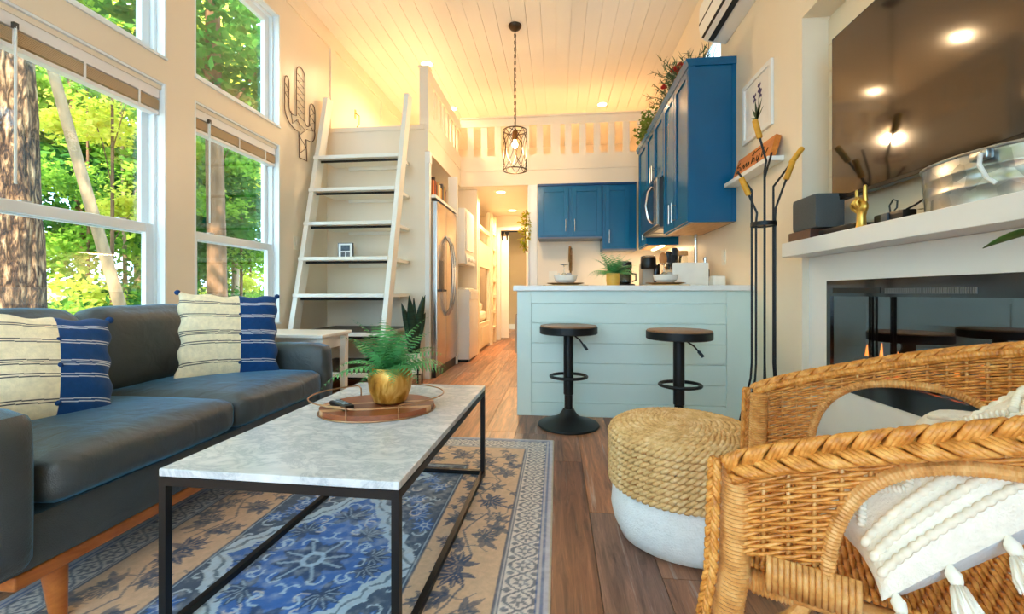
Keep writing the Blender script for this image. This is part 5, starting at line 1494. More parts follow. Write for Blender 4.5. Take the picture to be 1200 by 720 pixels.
# fireplace surround, insert, mantel
XFF = 1.334
S('wall_surround', MB().box(XFF, NY0, 0, XR+0.22, NY0+0.155, 1.05).box(XFF, 2.312, 0, XR+0.22, NY1, 1.05).box(XFF, NY0+0.155, 0.922, XR+0.22, 2.312, 1.05).box(XFF, NY0+0.155, 0, XR+0.22, 2.312, 0.405), WHITE)
fi = T('electric_fireplace', 'black glass electric fireplace insert with glowing embers in the wall', 'fireplace', (1.40, 1.51, 0.405))
fy0, fy1, fz0, fz1 = NY0+0.156, 2.311, 0.406, 0.921
FBLK = M('firebox_black', (16, 16, 17), 0.5)
O('firebox', MB().box(XR+0.205, fy0, fz0, XR+0.215, fy1, fz1).box(XFF+0.02, fy0, fz0, XR+0.205, fy0+0.01, fz1).box(XFF+0.02, fy1-0.01, fz0, XR+0.205, fy1, fz1).box(XFF+0.02, fy0+0.01, fz0, XR+0.205, fy1-0.01, fz0+0.01).box(XFF+0.02, fy0+0.01, fz1-0.01, XR+0.205, fy1-0.01, fz1), FBLK, fi)
O('bezel', MB().box(XFF-0.004, fy0, fz0, XFF+0.012, fy0+0.03, fz1).box(XFF-0.004, fy1-0.03, fz0, XFF+0.012, fy1, fz1).box(XFF-0.004, fy0+0.03, fz0, XFF+0.012, fy1-0.03, fz0+0.09).box(XFF-0.004, fy0+0.03, fz1-0.075, XFF+0.012, fy1-0.03, fz1), M('bezel_black', (26, 26, 28), 0.15, coat=0.5), fi)
O('glass', MB().box(XFF+0.004, fy0+0.03, fz0+0.09, XFF+0.008, fy1-0.03, fz1-0.075), M_glass('fire_glass', (0.55, 0.56, 0.58), 0.17), fi, smooth=0)
for k in range(44):
    y = 1.53+k*0.009
    O('vent_slat', MB().box(XFF-0.007, y, fz1-0.062, XFF-0.004, y+0.004, fz1-0.040), M('vent_silver', (150, 150, 150), 0.3, metal=0.9), fi)
O('vent', MB().box(XFF-0.006, 1.95, fz1-0.060, XFF-0.004, 2.26, fz1-0.036), FBLK, fi)
LOG = M_wood('log_bark', (60, 40, 30), (120, 92, 76), 6, (8, 2, 8), 0.9, 0.4)
for k in range(9):
    y = 0.8+k*0.16
    O('log', MB().tube([(1.42, y, fz0+0.12), (1.44+0.02*(k % 2), y+0.1, fz0+0.14), (1.43, y+0.17, fz0+0.13)], [0.022, 0.028, 0.02], 9), LOG, fi)
EMB = M('ember', (255, 120, 40), 0.8, var=0.5, vs=60, emit=(255, 100, 24), es=3.0)
rnd = random.Random(8)
m = MB()
for k in range(70): m.ball((1.40+rnd.random()*0.06, 0.75+rnd.random()*1.48, fz0+0.088+rnd.random()*0.02), 0.009+0.006*rnd.random(), 6, 4)
O('embers', m, EMB, fi, kind='stuff')
for k in range(16):
    y = 0.8+k*0.092
    hgt = 0.05+0.05*rnd.random()
    O('flame', MB().tube([(1.43, y, fz0+0.14), (1.432, y+0.004, fz0+0.14+hgt*0.4), (1.43, y-0.002, fz0+0.14+hgt)], [0.008, 0.007, 0.001], 7), M('flame', (255, 150, 50), 0.5, var=0, emit=(255, 132, 40), es=4.5), fi)
O('mantel_shelf', MB().box(1.195, NY0-0.02, 1.052, XR+0.129, 2.468, 1.126), WHITE, bevel=0.003, label='white mantel shelf over the fireplace', cat='shelf')

# television
tv = T('television', 'large flat black television mounted above the mantel', 'television', (1.37, 1.56, 1.30))
ty0_, ty1_, tz0, tz1 = 0.83, 2.275, 1.305, 2.10
O('bezel', MB().box(1.333, ty0_, tz0, 1.372, ty1_, tz1), M('tv_bezel', (20, 18, 17), 0.3, metal=0.4), tv, bevel=0.003)
def M_tv():
    m, nt, b = nodes('tv_screen')
    b.inputs['Base Color'].default_value = (0.006, 0.005, 0.0045, 1)
    b.inputs['Roughness'].default_value = 0.09
    b.inputs['Specular IOR Level'].default_value = 0.45
    b.inputs['Coat Weight'].default_value = 0.45
    b.inputs['Coat Roughness'].default_value = 0.06
    b.inputs['Coat IOR'].default_value = 1.5
    return m
O('screen', MB().box(1.3305, ty0_+0.008, tz0+0.016, 1.3332, ty1_-0.008, tz1-0.008), M_tv(), tv, smooth=0)
O('wall_bracket', MB().box(1.372, 1.3, 1.55, 1.4295, 1.8, 1.9), BLACK, tv)
O('logo_bar', MB().box(1.329, 1.53, tz0+0.003, 1.3332, 1.585, tz0+0.012), CHROME, tv)

# mantel things
zm = 1.1262
bl = T('wood_block', 'dark stained wooden block carrying the grey speaker', 'box', (1.29, 2.27, zm))
O('block', MB().box(1.215, 2.24, zm, 1.37, 2.44, zm+0.048), M_wood('dark_block', (52, 28, 20), (92, 52, 36), 4, (3, 12, 12), 0.35), bl, bevel=0.003)
O('cable_box', MB().rbox(1.25, 1.98, zm, 1.40, 2.235, zm+0.036, 0.005, n=4), BLACKPL, label='flat black set-top box on the mantel behind the gold hand', cat='electronics')
sk = T('speaker', 'square grey fabric speaker on the dark wooden block', 'speaker', (1.29, 2.33, zm+0.049))
O('body', MB().rbox(1.225, 2.215, zm+0.049, 1.36, 2.425, zm+0.215, 0.012, n=6), M('speaker_grey', (84, 86, 86), 0.85, var=0.1, vs=200, bump=0.3, bs=400), sk)
ps = T('power_strip', 'black power strip with plugs on the mantel', 'power strip', (1.29, 1.80, zm))
O('body', MB().rbox(1.26, 1.735, zm, 1.31, 1.885, zm+0.045, 0.006, n=5), BLACKPL, ps)
O('plug', MB().rbox(1.252, 1.80, zm+0.006, 1.261, 1.835, zm+0.042, 0.003, n=3), M('plug_grey', (82, 84, 86), 0.4), ps)
O('cord_loop', MB().tube([(1.285, 1.83, zm+0.045), (1.285, 1.835, zm+0.075), (1.285, 1.815, zm+0.095), (1.285, 1.795, zm+0.085), (1.285, 1.798, zm+0.06), (1.285, 1.81, zm+0.052)], 0.003, 6), BLACKPL, ps)
O('power_cable', MB().tube([(1.29, 1.76, zm+0.046), (1.31, 1.745, zm+0.06), (1.40, 1.70, zm+0.14), (1.42, 1.69, zm+0.20)], 0.004, 6), BLACKPL, ps)
O('white_cable', MB().tube([(1.427, 1.80, zm+0.002), (1.424, 1.77, zm+0.10), (1.42, 1.70, zm+0.19)], 0.006, 8), WHITE, label='white cable running up behind the television', cat='cable')

# galvanized tub
gt = T('galvanized_tub', 'oval galvanized metal tub with a rope-thin handle on the mantel', 'tub', (1.29, 1.46, zm))
def M_galv():
    m, nt, b = nodes('galvanized'); L = nt.links.new
    tc = nd(nt, 'TexCoord'); vo = nd(nt, 'TexVoronoi', Scale=26.0); L(tc.outputs['Object'], vo.inputs['Vector'])
    no = nd(nt, 'TexNoise', Scale=14.0, Detail=6); L(tc.outputs['Object'], no.inputs['Vector'])
    mx = nd(nt, 'Mix', data_type='RGBA'); mx.inputs['Factor'].default_value = 0.5; L(vo.outputs['Color'], mx.inputs[6]); L(no.outputs['Color'], mx.inputs[7])
    bw_ = nd(nt, 'RGBToBW'); L(mx.outputs[2], bw_.inputs[0])
    rp = ramp(nt, [(0.3, lin((146, 152, 152))), (0.7, lin((214, 216, 214)))]); L(bw_.outputs[0], rp.inputs['Fac']); L(rp.outputs['Color'], b.inputs['Base Color'])
    b.inputs['Metallic'].default_value = 0.95; b.inputs['Roughness'].default_value = 0.28
    return m
GALV = M_galv()
n = 56
def oval(s, z): return [(1.305+0.105*s*math.cos(t), 1.47+0.20*s*math.sin(t), zm+z) for t in np.linspace(0, 2*PI, n, endpoint=False)]
vs = []; prof = [(0.93, 0.001), (0.94, 0.0), (0.965, 0.045), (0.975, 0.047), (0.975, 0.053), (0.968, 0.055), (0.985, 0.095), (0.995, 0.097), (0.995, 0.103), (0.988, 0.105), (1.0, 0.145), (0.985, 0.145), (0.95, 0.02), (0.9, 0.006)]
m = MB()
for s_, z_ in prof: vs += oval(s_, z_)
fs = [(i*n+j, i*n+(j+1) % n, (i+1)*n+(j+1) % n, (i+1)*n+j) for i in range(len(prof)-1) for j in range(n)]
fs.append(tuple(range(n-1, -1, -1))); fs.append(tuple(range((len(prof)-1)*n, len(prof)*n)))
m.add(vs, fs)
O('shell', m, GALV, gt)
O('rim', MB().tube(oval(1.005, 0.146), 0.005, 8, True), GALV, gt)
h = O('handle', MB().tube([(1.20, 1.365, zm+0.128), (1.185, 1.355, zm+0.125), (1.165, 1.335, zm+0.09), (1.165, 1.315, zm+0.05), (1.175, 1.30, zm+0.03)], 0.0055, 8), M('handle_white', (226, 226, 220), 0.35), gt)
O('handle_ear', MB().rbox(1.19, 1.345, zm+0.112, 1.215, 1.40, zm+0.142, 0.008, n=4), GALV, h)

# gold hand
hd = T('gold_hand_figurine', 'gold hand figurine making the horns sign on the mantel', 'figurine', (1.235, 1.915, zm))
GOLD = M('gold_paint', (226, 180, 86), 0.3, metal=0.85, var=0.12, vs=20)
hx_, hy_ = 1.235, 1.915
def hp(a_, b_, z_): return (hx_+b_, hy_-a_, zm+z_)     # a: to the right in view (towards -y), b: depth, z: height
m = MB()
wr_m = MB().tube([hp(0, 0, 0), hp(0, 0, 0.012), hp(0.0, 0, 0.05), hp(0.004, 0, 0.07)], [0.021, 0.018, 0.016, 0.018], 16)
palm = MB().ball(hp(0.004, 0.0, 0.085), (0.017, 0.030, 0.030), 16, 10)
m.join(wr_m).join(palm)
O('palm', m, GOLD, hd, smooth=80)
fing = {'index': [(-0.020, 0.0, 0.10), (-0.020, -0.004, 0.128), (-0.021, -0.004, 0.155)], 'little': [(0.026, 0.0, 0.105), (0.028, -0.004, 0.135), (0.029, -0.004, 0.165)],
        'middle': [(-0.004, 0.002, 0.105), (-0.004, -0.018, 0.122), (-0.004, -0.028, 0.104), (-0.004, -0.018, 0.088)], 'ring': [(0.011, 0.002, 0.105), (0.011, -0.018, 0.120), (0.011, -0.027, 0.102), (0.011, -0.018, 0.088)],
        'thumb': [(-0.022, 0.0, 0.070), (-0.032, -0.012, 0.085), (-0.020, -0.026, 0.096), (-0.004, -0.032, 0.100)]}
for nm, pts in fing.items():
    k = len(pts)
    O('%s_finger' % nm if nm != 'thumb' else 'thumb', MB().tube([hp(*p) for p in pts], [0.0085-0.0022*i/(k-1) for i in range(k)], 10).ball(hp(*pts[-1]), 0.0063, 10, 6), GOLD, hd, smooth=80)
O('side_loop', MB().tube([hp(-0.028, 0.012, 0.06), hp(-0.042, 0.014, 0.05), hp(-0.040, 0.014, 0.032), hp(-0.028, 0.012, 0.026), hp(-0.018, 0.008, 0.03)], 0.0028, 6), GOLD, hd)

# houseplant at the right edge
hpn = T('house_plant', 'broad-leaved green houseplant standing in front of the fireplace wall', 'potted plant', (1.14, 0.83, 0))
O('pot', MB().lathe([(0.07, 0), (0.09, 0.01), (0.11, 0.2), (0.102, 0.2), (0.09, 0.17), (0, 0.17)], (1.14, 0.83, 0), 28, cap=False), M('pot_white', (236, 230, 216), 0.4), hpn)
O('stem', MB().tube([(1.14, 0.83, 0.17), (1.115, 0.86, 0.55), (1.07, 0.92, 0.95)], [0.012, 0.01, 0.006], 8), GREEN_D, hpn)
BIGL = M('big_leaf', (70, 120, 52), 0.35, var=0.45, vs=9)
def big_leaf(b0, d, L_, w):
    b0 = Vector(b0); d = Vector(d).normalized(); s_ = d.cross(Vector((0, 0, 1))).normalized()
    n = 10; V = np.zeros((n+1, 3, 3))
    for i in range(n+1):
        t = i/n; ww = w*math.sin(PI*t**0.8)**0.9 if 0 < t < 1 else 0.0008
        c = b0+d*L_*t+Vector((0, 0, 0.10*L_*math.sin(PI*t)-0.05*L_*t*t))
        V[i, 0] = c-s_*ww+Vector((0, 0, 0.25*ww)); V[i, 1] = c; V[i, 2] = c+s_*ww+Vector((0, 0, 0.25*ww))
    o = O('leaf', MB().grid(V), BIGL, hpn, smooth=180)
    o.modifiers.new('solid', 'SOLIDIFY').thickness = 0.002
for b0, d, L_, w in (((1.072, 0.915, 0.95), (-0.12, 0.95, 0.12), 0.27, 0.042), ((1.07, 0.92, 0.93), (-0.5, -0.9, 0.3), 0.26, 0.05), ((1.085, 0.89, 0.72), (0.25, -0.9, 0.3), 0.24, 0.05), ((1.09, 0.88, 0.6), (0.1, 0.5, 0.45), 0.16, 0.03), ((1.07, 0.92, 0.95), (0.5, -0.3, 0.8), 0.22, 0.05)):
    big_leaf(b0, d, L_, w)

# ================================================================== PENDANT
pd = T('pendant_lamp', 'bronze wire cage pendant lamp hanging on a chain', 'lamp', (-0.425, 4.38, 2.06))
qx, qy = -0.425, 4.38
O('canopy', MB().lathe([(0.0, ZC-0.0005), (0.066, ZC-0.0005), (0.066, ZC-0.012), (0.05, ZC-0.035), (0.02, ZC-0.05), (0.0, ZC-0.052)], (qx, qy, 0), 32, cap=False), BRONZE, pd)
zt_, zb_, rr_ = 2.505, 2.105, 0.118
def chain_link(z, turn):
    pts = []
    for t in np.linspace(0, 2*PI, 14, endpoint=False):
        a_, b_ = 0.010*math.cos(t), 0.021*math.sin(t)
        pts.append((qx+(a_ if turn else 0), qy+(0 if turn else a_), z+b_))
    return MB().tube(pts, 0.0032, 5, True)
z = ZC-0.07; k = 0; src = {}
while z > zt_+0.10:
    key = k % 2
    if key not in src: src[key] = O('chain_link', chain_link(z, key), BRONZE, pd)
    else: inst(src[key], pd, Matrix.Translation((qx, qy, z-0.0242)))
    z -= 0.034; k += 1
O('cord', MB().tube([(qx+0.008*math.sin(t*9), qy+0.008*math.cos(t*7), ZC-0.05-(ZC-0.05-zt_-0.03)*t) for t in np.linspace(0, 1, 40)], 0.0028, 5), BRONZE, pd)
O('stem', MB().cyl((qx, qy, zt_-0.02), (qx, qy, zt_+0.09), 0.007, n=10), BRONZE, pd)
O('socket', MB().lathe([(0.010, 0.06), (0.026, 0.04), (0.030, -0.03), (0.026, -0.045)], (qx, qy, zt_-0.05), 20), M('socket_brass', (150, 96, 44), 0.35, metal=0.8), pd)
for zz, r in ((zt_, rr_), (zb_, rr_)):
    O('cage_ring', MB().tube([(qx+r*math.cos(t), qy+r*math.sin(t), zz) for t in np.linspace(0, 2*PI, 48, endpoint=False)], 0.006, 6, True), BRONZE, pd)
for k in range(3):
    a_ = k*2*PI/3
    O('spoke', MB().cyl((qx, qy, zt_), (qx+rr_*math.cos(a_), qy+rr_*math.sin(a_), zt_), 0.004, n=6), BRONZE, pd)
for k in range(8):
    for sg in (-1, 1):
        a0 = k*2*PI/8
        pts = []
        for t in np.linspace(0, 1, 16):
            a_ = a0+sg*(2*PI/8)*math.sin(PI*t)*0.95
            pts.append((qx+rr_*math.cos(a_), qy+rr_*math.sin(a_), zb_+(zt_-zb_)*t))
        O('cage_wire', MB().tube(pts, 0.0036, 5), BRONZE, pd)
O('bulb', MB().lathe([(0.012, 0.05), (0.018, 0.03), (0.030, 0.0), (0.026, -0.022), (0.012, -0.034), (0.0, -0.036)], (qx, qy, zt_-0.14), 20, cap=False), M('bulb_glow', (255, 226, 170), 0.4, var=0, emit=(255, 206, 140), es=30), pd)
light('lamp', 'POINT', pd, (qx, qy, zt_-0.21), 22, WARM, 0.04)

# ================================================================== POUF
pcx, pcy, pr = 0.445, 1.615, 0.238
pf_ = T('woven_pouf', 'round pouf with braided jute top and white canvas base', 'pouf', (pcx, pcy, 0))
prof = []
for t in np.linspace(0, 1, 12): prof.append((0.86*pr*t if t < 1 else 0.86*pr, 0.0))
prof = [(0.0, 0.001), (0.80*pr, 0.001), (0.92*pr, 0.012), (1.0*pr, 0.05), (1.035*pr, 0.10), (1.02*pr, 0.15), (0.99*pr, 0.185), (0.985*pr, 0.2), (0.95*pr, 0.24), (0.9*pr, 0.33), (0.0, 0.36)]
mb = MB().lathe(prof, (pcx, pcy, 0), 64, cap=False)
mb.v = [(x+0.006*mnoise.noise(Vector((x*9, y*9, z*14))), y+0.006*mnoise.noise(Vector((x*9, y*9+5, z*14))), z) for x, y, z in mb.v]
O('canvas_base', mb, M('canvas_white', (246, 249, 246), 0.85, var=0.04, vs=30, bump=0.35, bs=160), pf_, smooth=180)
def M_fibre(name, cols, sc=30.0, rough=0.7, stretch=(1, 1, 1)):
    m, nt, b = nodes(name); L = nt.links.new
    tc = nd(nt, 'TexCoord'); mp = nd(nt, 'Mapping'); mp.inputs['Scale'].default_value = stretch; L(tc.outputs['Object'], mp.inputs['Vector'])
    no = nd(nt, 'TexNoise', Scale=sc, Detail=5, Roughness=0.7); L(mp.outputs['Vector'], no.inputs['Vector'])
    rp = ramp(nt, [(0.28, lin(cols[0])), (0.5, lin(cols[1])), (0.72, lin(cols[2]))]); L(no.outputs['Fac'], rp.inputs['Fac']); L(rp.outputs['Color'], b.inputs['Base Color'])
    b.inputs['Roughness'].default_value = rough
    return m
JUTE = M_fibre('jute', ((186, 138, 78), (226, 184, 122), (246, 218, 168)), 26, 0.8)
rows = []
r = 0.012
while r < 0.93*pr:      # spiral top
    q = r/pr
    rows.append((r, 0.372+0.026*math.sqrt(max(0, 1-q*q))))
    r += 0.0190
for k in range(3):      # shoulder
    a_ = R(15+k*30)
    rows.append((pr*0.93+0.028*math.sin(a_), 0.346+0.034*math.cos(a_)))
for k in range(7):
    rows.append((pr*1.04, 0.332-k*0.0225))
for i, (r, z) in enumerate(rows):
    nt_ = max(4, int(2*PI*r/0.046)+(i*3) % 4)
    m = MB()
    for s_ in range(2):
        npt = nt_*7
        pts = []; rad = []
        for j in range(npt):
            a_ = 2*PI*j/npt; ph = nt_*a_+s_*PI+i*2.4
            dr = 0.0058*math.cos(ph); dz = 0.0062*math.sin(ph)
            pts.append((pcx+(r+dr)*math.cos(a_), pcy+(r+dr)*math.sin(a_), z+dz))
        m.tube(pts, 0.0078, 6, True)
    O('jute_braid', m, JUTE, pf_, smooth=180)

# ================================================================== RATTAN CHAIR
F1 = Vector((0.268, 0.715)); F2 = Vector((0.538, 1.255))
WV = (F2-F1); CW = WV.length; WV.normalize(); BV = Vector((WV.y, -WV.x))
def cw(u, v, z): 
    p = F1+BV*u+WV*v
    return (p.x, p.y, z)
rc = T('rattan_chair', 'woven rattan armchair with braided arms facing the sofa', 'chair', cw(0.28, CW/2, 0))
RAT = M_fibre('rattan', ((156, 84, 22), (212, 140, 58), (242, 186, 104)), 42, 0.42, (1, 1, 1))
RAT2 = M_fibre('rattan_wrap', ((168, 104, 44), (214, 154, 84), (236, 192, 128)), 30, 0.4)
# plan of the arm and back line: uniform samples
LS, RU = 0.30, 0.31
raw = [(u, 0.0) for u in np.linspace(0, LS, 60)]
raw += [(LS+RU*math.sin(t), CW/2-CW/2*math.cos(t)) for t in np.linspace(0, PI, 160)[1:]]
raw += [(u, CW) for u in np.linspace(LS, 0, 60)[1:]]
raw = np.array(raw); seg = np.r_[0, np.cumsum(np.linalg.norm(np.diff(raw, axis=0), axis=1))]
LT = seg[-1]
STEP = 0.0105
NS = int(LT/STEP)
ss = np.linspace(0, LT, NS+1)
PU = np.interp(ss, seg, raw[:, 0]); PV = np.interp(ss, seg, raw[:, 1])
TU = np.gradient(PU); TV = np.gradient(PV); tl = np.hypot(TU, TV)
NU, NV = TV/tl, -TU/tl          # outward normal: start side v<0
ZB = 0.455
def zrim(u): return 0.590+0.185*(np.clip(u, 0, 1)/0.61)**0.8
ZR = zrim(PU)
side = np.minimum(ss, LT-ss)
def in_arch(s, z):
    return (np.abs((s-0.315)/0.19)**2.6 + np.abs((z-0.43)/0.215)**2.6 < 1) & (z > 0.0)
ST = 0.0315      # stake spacing
rnd = random.Random(77)
bumpz = [0]
weave_parts = {'arm_weave_a': MB(), 'back_weave': MB(), 'arm_weave_b': MB()}
k = 0
while True:
    z = ZR-0.004-k*0.0062
    if (z > ZB).sum() < 3: break
    ok = (z > ZB) & ~in_arch(side, z)
    off = 0.0042*np.sin(PI*ss/ST+k*PI)
    jit = 0.0006*np.sin(ss*37+k*1.7)
    i = 0
    while i <= NS:
        if not ok[i]: i += 1; continue
        j = i
        while j < NS and ok[j+1]: j += 1
        if j-i >= 2:
            pts = [cw(PU[q]+NU[q]*off[q], PV[q]+NV[q]*off[q], z[q]+jit[q]) for q in range(i, j+1)]
            key = 'arm_weave_a' if ss[j] < LT*0.36 else 'arm_weave_b' if ss[i] > LT*0.64 else 'back_weave'
            weave_parts[key].tube(pts, 0.0031, 5)
        i = j+1
    k += 1
for nm, m in weave_parts.items():
    if m.v: O('weave', m, RAT, rc, smooth=180, kind='stuff')
# stakes
m = MB()
s_ = ST/2
while s_ < LT:
    u, v = float(np.interp(s_, ss, PU)), float(np.interp(s_, ss, PV)); zt_ = float(zrim(u))
    zz = np.arange(ZB, zt_, 0.01); sd = min(s_, LT-s_)
    okz = [zq for zq in zz if not in_arch(sd, zq)]
    if okz:
        run = [okz[0]]
        for a_, b_ in zip(okz[:-1], okz[1:]):
            if b_-a_ > 0.015:
                if len(run) > 1: m.tube([cw(u, v, run[0]), cw(u, v, run[-1])], 0.0032, 5)
                run = []
            run.append(b_)
        if len(run) > 1: m.tube([cw(u, v, run[0]), cw(u, v, run[-1])], 0.0032, 5)
    s_ += ST
O('stakes', m, RAT2, rc, smooth=180, kind='stuff')
def wrapped(pts, r, pitch=0.0065, n=9):
    """tube wound with cane: ridges along its length"""
    P = [Vector(p) for p in pts]
    d = [0]
    for a_, b_ in zip(P[:-1], P[1:]): d.append(d[-1]+(b_-a_).length)
    K = max(4, int(d[-1]/pitch)*2)
    out = []; rad = []
    for i in range(K+1):
        t = d[-1]*i/K
        out.append(tuple(np.array([np.interp(t, d, [p[c] for p in P]) for c in range(3)])))
        rad.append(r*(1.0 if i % 2 else 0.86))
    return MB().tube(out, rad, n)
# arch rims
for sgn in (0, 1):
    pts = []
    for t in np.linspace(PI*1.0, 0.0, 46):
        c, s2 = math.cos(t), math.sin(t)
        sa = 0.315+0.19*math.copysign(abs(c)**(2/2.6), c); zz = 0.43+0.215*abs(s2)**(2/2.6)
        if zz < ZB-0.005: continue
        sq = sa if sgn == 0 else LT-sa
        u, v = float(np.interp(sq, ss, PU)), float(np.interp(sq, ss, PV))
        pts.append(cw(u, v, zz))
    O('arch_rim', wrapped(pts, 0.0105, 0.0055), RAT2, rc)
# braided rim on the outer side of the arm line
def braid(path, nrm, amp, half, canes, rc_, wavelength, phases=3):
    """path: list of points, nrm: outward direction per point; strands weave in the plane (nrm, up)"""
    P = np.array(path); N = np.array(nrm)
    d = np.r_[0, np.cumsum(np.linalg.norm(np.diff(P, axis=0), axis=1))]
    K = int(d[-1]/0.006)
    t = np.linspace(0, d[-1], K+1)
    Q = np.stack([np.interp(t, d, P[:, c]) for c in range(3)], 1); NN = np.stack([np.interp(t, d, N[:, c]) for c in range(3)], 1)
    NN /= np.linalg.norm(NN, axis=1, keepdims=True)
    TT = np.gradient(Q, axis=0); TT /= np.linalg.norm(TT, axis=1, keepdims=True)
    UP = np.cross(TT, NN); UP *= np.sign(UP[:, 2:3]+1e-9)
    out = []
    for ph in range(phases):
        m = MB()
        th = 2*PI*t/wavelength+2*PI*ph/phases
        for c in range(canes):
            o = (c-(canes-1)/2)*rc_*1.75
            th2 = th+o/wavelength*2*PI*0.9
            up = half*np.sin(th2); dep = amp*np.sin(2*th2)
            path2 = Q+UP*up[:, None]+NN*(dep+amp)[:, None]
            m.tube([tuple(p) for p in path2], rc_, 6)
        out.append(m)
    return out
sel = range(0, NS+1, 2)
bp_ = [cw(PU[q]+NU[q]*0.006, PV[q]+NV[q]*0.006, ZR[q]-0.006) for q in sel]
bn_ = [tuple((BV*NU[q]+WV*NV[q]).to_3d()+Vector((0, 0, 0.35))) for q in sel]
for m in braid(bp_, bn_, 0.010, 0.019, 4, 0.0043, 0.105): O('rim_braid', m, RAT, rc, smooth=180)
O('rim_core', wrapped([cw(PU[q], PV[q], ZR[q]-0.003) for q in sel], 0.0095, 0.007, 8), RAT, rc)
# front posts with wrapped cane and a braid down the front edge
for v, sg in ((0.012, -1), (CW-0.012, 1)):
    top = cw(0.012, v, 0.588); bot = cw(-0.055, v+sg*0.015, 0.0)
    mid = cw(0.006, v, 0.42)
    O('front_post', wrapped([top, mid, bot], 0.0235, 0.006, 12), RAT2, rc)
    e0, e1, e2 = cw(-0.018, v+sg*0.012, 0.598), cw(-0.024, v+sg*0.012, 0.42), cw(-0.086, v+sg*0.024, 0.01)
    nn = tuple((-BV*0.5+WV*sg).to_3d())
    for m in braid([e0, e1, e2], [nn]*3, 0.004, 0.008, 2, 0.0040, 0.055): O('edge_braid', m, RAT, rc, smooth=180)
for v in (0.10, CW-0.10):
    O('rear_post', wrapped([cw(0.52, v, 0.455), cw(0.58, v, 0.0)], 0.021, 0.007, 10), RAT2, rc)
# seat frame and seat
for v in (0.03, CW-0.03):
    O('seat_rail', MB().cyl(cw(0.01, v, 0.405), cw(0.53, v, 0.405), 0.016, n=12), RAT2, rc)
    O('rail_wrap', wrapped([cw(0.03, v, 0.405), cw(0.085, v, 0.405)], 0.021, 0.006, 10), RAT2, rc)
    O('brace_arc', MB().tube([cw(0.01+0.10*math.sin(t), v, 0.33+0.115*(1-math.cos(t))) for t in np.linspace(0.1, PI/2, 12)], 0.011, 9), RAT2, rc)
    O('stretcher', MB().cyl(cw(-0.02, v, 0.16), cw(0.555, v, 0.16), 0.012, n=10), RAT2, rc)
O('front_rail', MB().cyl(cw(0.01, 0.02, 0.405), cw(0.01, CW-0.02, 0.405), 0.017, n=12), RAT2, rc)
O('rear_rail', MB().cyl(cw(0.53, 0.08, 0.405), cw(0.53, CW-0.08, 0.405), 0.016, n=12), RAT2, rc)
m = MB(); k = 0
u = 0.02
while u < 0.58:
    hw_ = CW/2-0.02 if u < LS else CW/2*math.sqrt(max(0.02, 1-((u-LS)/RU)**2))-0.02
    pts = []
    K = max(4, int(2*hw_/0.011))
    for i in range(K+1):
        v = CW/2-hw_+2*hw_*i/K
        pts.append(cw(u, v, 0.432+0.0035*math.sin(PI*v/0.022+k*PI)))
    m.tube(pts, 0.0042, 5)
    u += 0.0085; k += 1
O('seat_weave', m, RAT, rc, smooth=180, kind='stuff')
m = MB()
for i in range(26):
    v = 0.03+i*0.022
    hi = LS+RU*math.sqrt(max(0.02, 1-((v-CW/2)/(CW/2))**2))-0.02
    m.tube([cw(0.02, v, 0.43), cw(hi, v, 0.43)], 0.003, 5)
O('seat_stakes', m, RAT2, rc, smooth=180, kind='stuff')
# apron of upright canes under the side panels
for v, sg in ((0.0, -1), (CW, 1)):
    m = MB()
    for i in range(15):
        u = 0.055+i*0.0075
        m.tube([cw(u, v+sg*0.004, 0.468), cw(u, v+sg*0.011, 0.44), cw(u, v+sg*0.004, 0.415)], 0.0043, 6)
    O('apron_canes', m, RAT2, rc, smooth=180, kind='stuff')
O('front_apron', MB().join(wrapped([cw(0.0, 0.03, 0.43), cw(0.0, CW-0.03, 0.43)], 0.017, 0.007, 9)), RAT2, rc)

# tasselled pillow on the chair
S_W, S_H, PT = 0.48, 0.145, 0.13
def cdir(u, v, z): return (BV.to_3d()*u+WV.to_3d()*v+Vector((0, 0, z))).normalized()
r2, u2 = cdir(0.76, 0.20, 0.62), cdir(-0.42, 0.80, 0.257)
nrm = r2.cross(u2)
PC = Vector(cw(0.185, -0.02, 0.462))+r2*S_W*0.49+u2*S_H*0.49
MP = Matrix(((r2.x, u2.x, nrm.x, PC.x), (r2.y, u2.y, nrm.y, PC.y), (r2.z, u2.z, nrm.z, PC.z), (0, 0, 0, 1)))
def pz(u, v): return PT/2*(max(0, (1-u*u)*(1-v*v)))**0.42
def pxy(u, v): return (S_W/2*u*(1-0.07*(1-v*v)), S_H/2*v*(1-0.07*(1-u*u)))
S_P = S_W
tp = T('tassel_pillow', 'cream textured pillow with tassels resting in the rattan chair', 'pillow', tuple(PC-Vector((0, 0, 0.16))))
U, V, frg, bkg = pillow_surface(S_W, S_H, PT, 36)
COTTON = M('cotton_cream', (238, 230, 214), 0.9, var=0.06, vs=60, bump=0.35, bs=220)
BACKC = M('cotton_grey', (206, 206, 206), 0.9, var=0.03, vs=60, bump=0.2, bs=300)
O('front_cover', MB().grid(frg).xf(MP), COTTON, tp, smooth=180)
O('back_cover', MB().grid(bkg[:, ::-1].copy()).xf(MP), BACKC, tp, smooth=180)
def cord(uv, r=0.0062, bead=0.013):
    """looped cord stitched on the front along a uv polyline: beaded tube"""
    pts = []
    for (a0, b0), (a1, b1) in zip(uv[:-1], uv[1:]):
        L_ = math.hypot(a1-a0, b1-b0)*S_P/2
        K = max(2, int(L_/bead*4))
        for i in range(K): pts.append((a0+(a1-a0)*i/K, b0+(b1-b0)*i/K))
    pts.append(uv[-1])
    out = []; rad = []
    for i, (a_, b_) in enumerate(pts):
        x, y = pxy(a_, b_)
        out.append((x, y, pz(a_, b_)+0.0015)); rad.append(r*(0.62+0.38*abs(math.sin(i*PI/4))))
    return MB().tube(out, rad, 7).xf(MP)
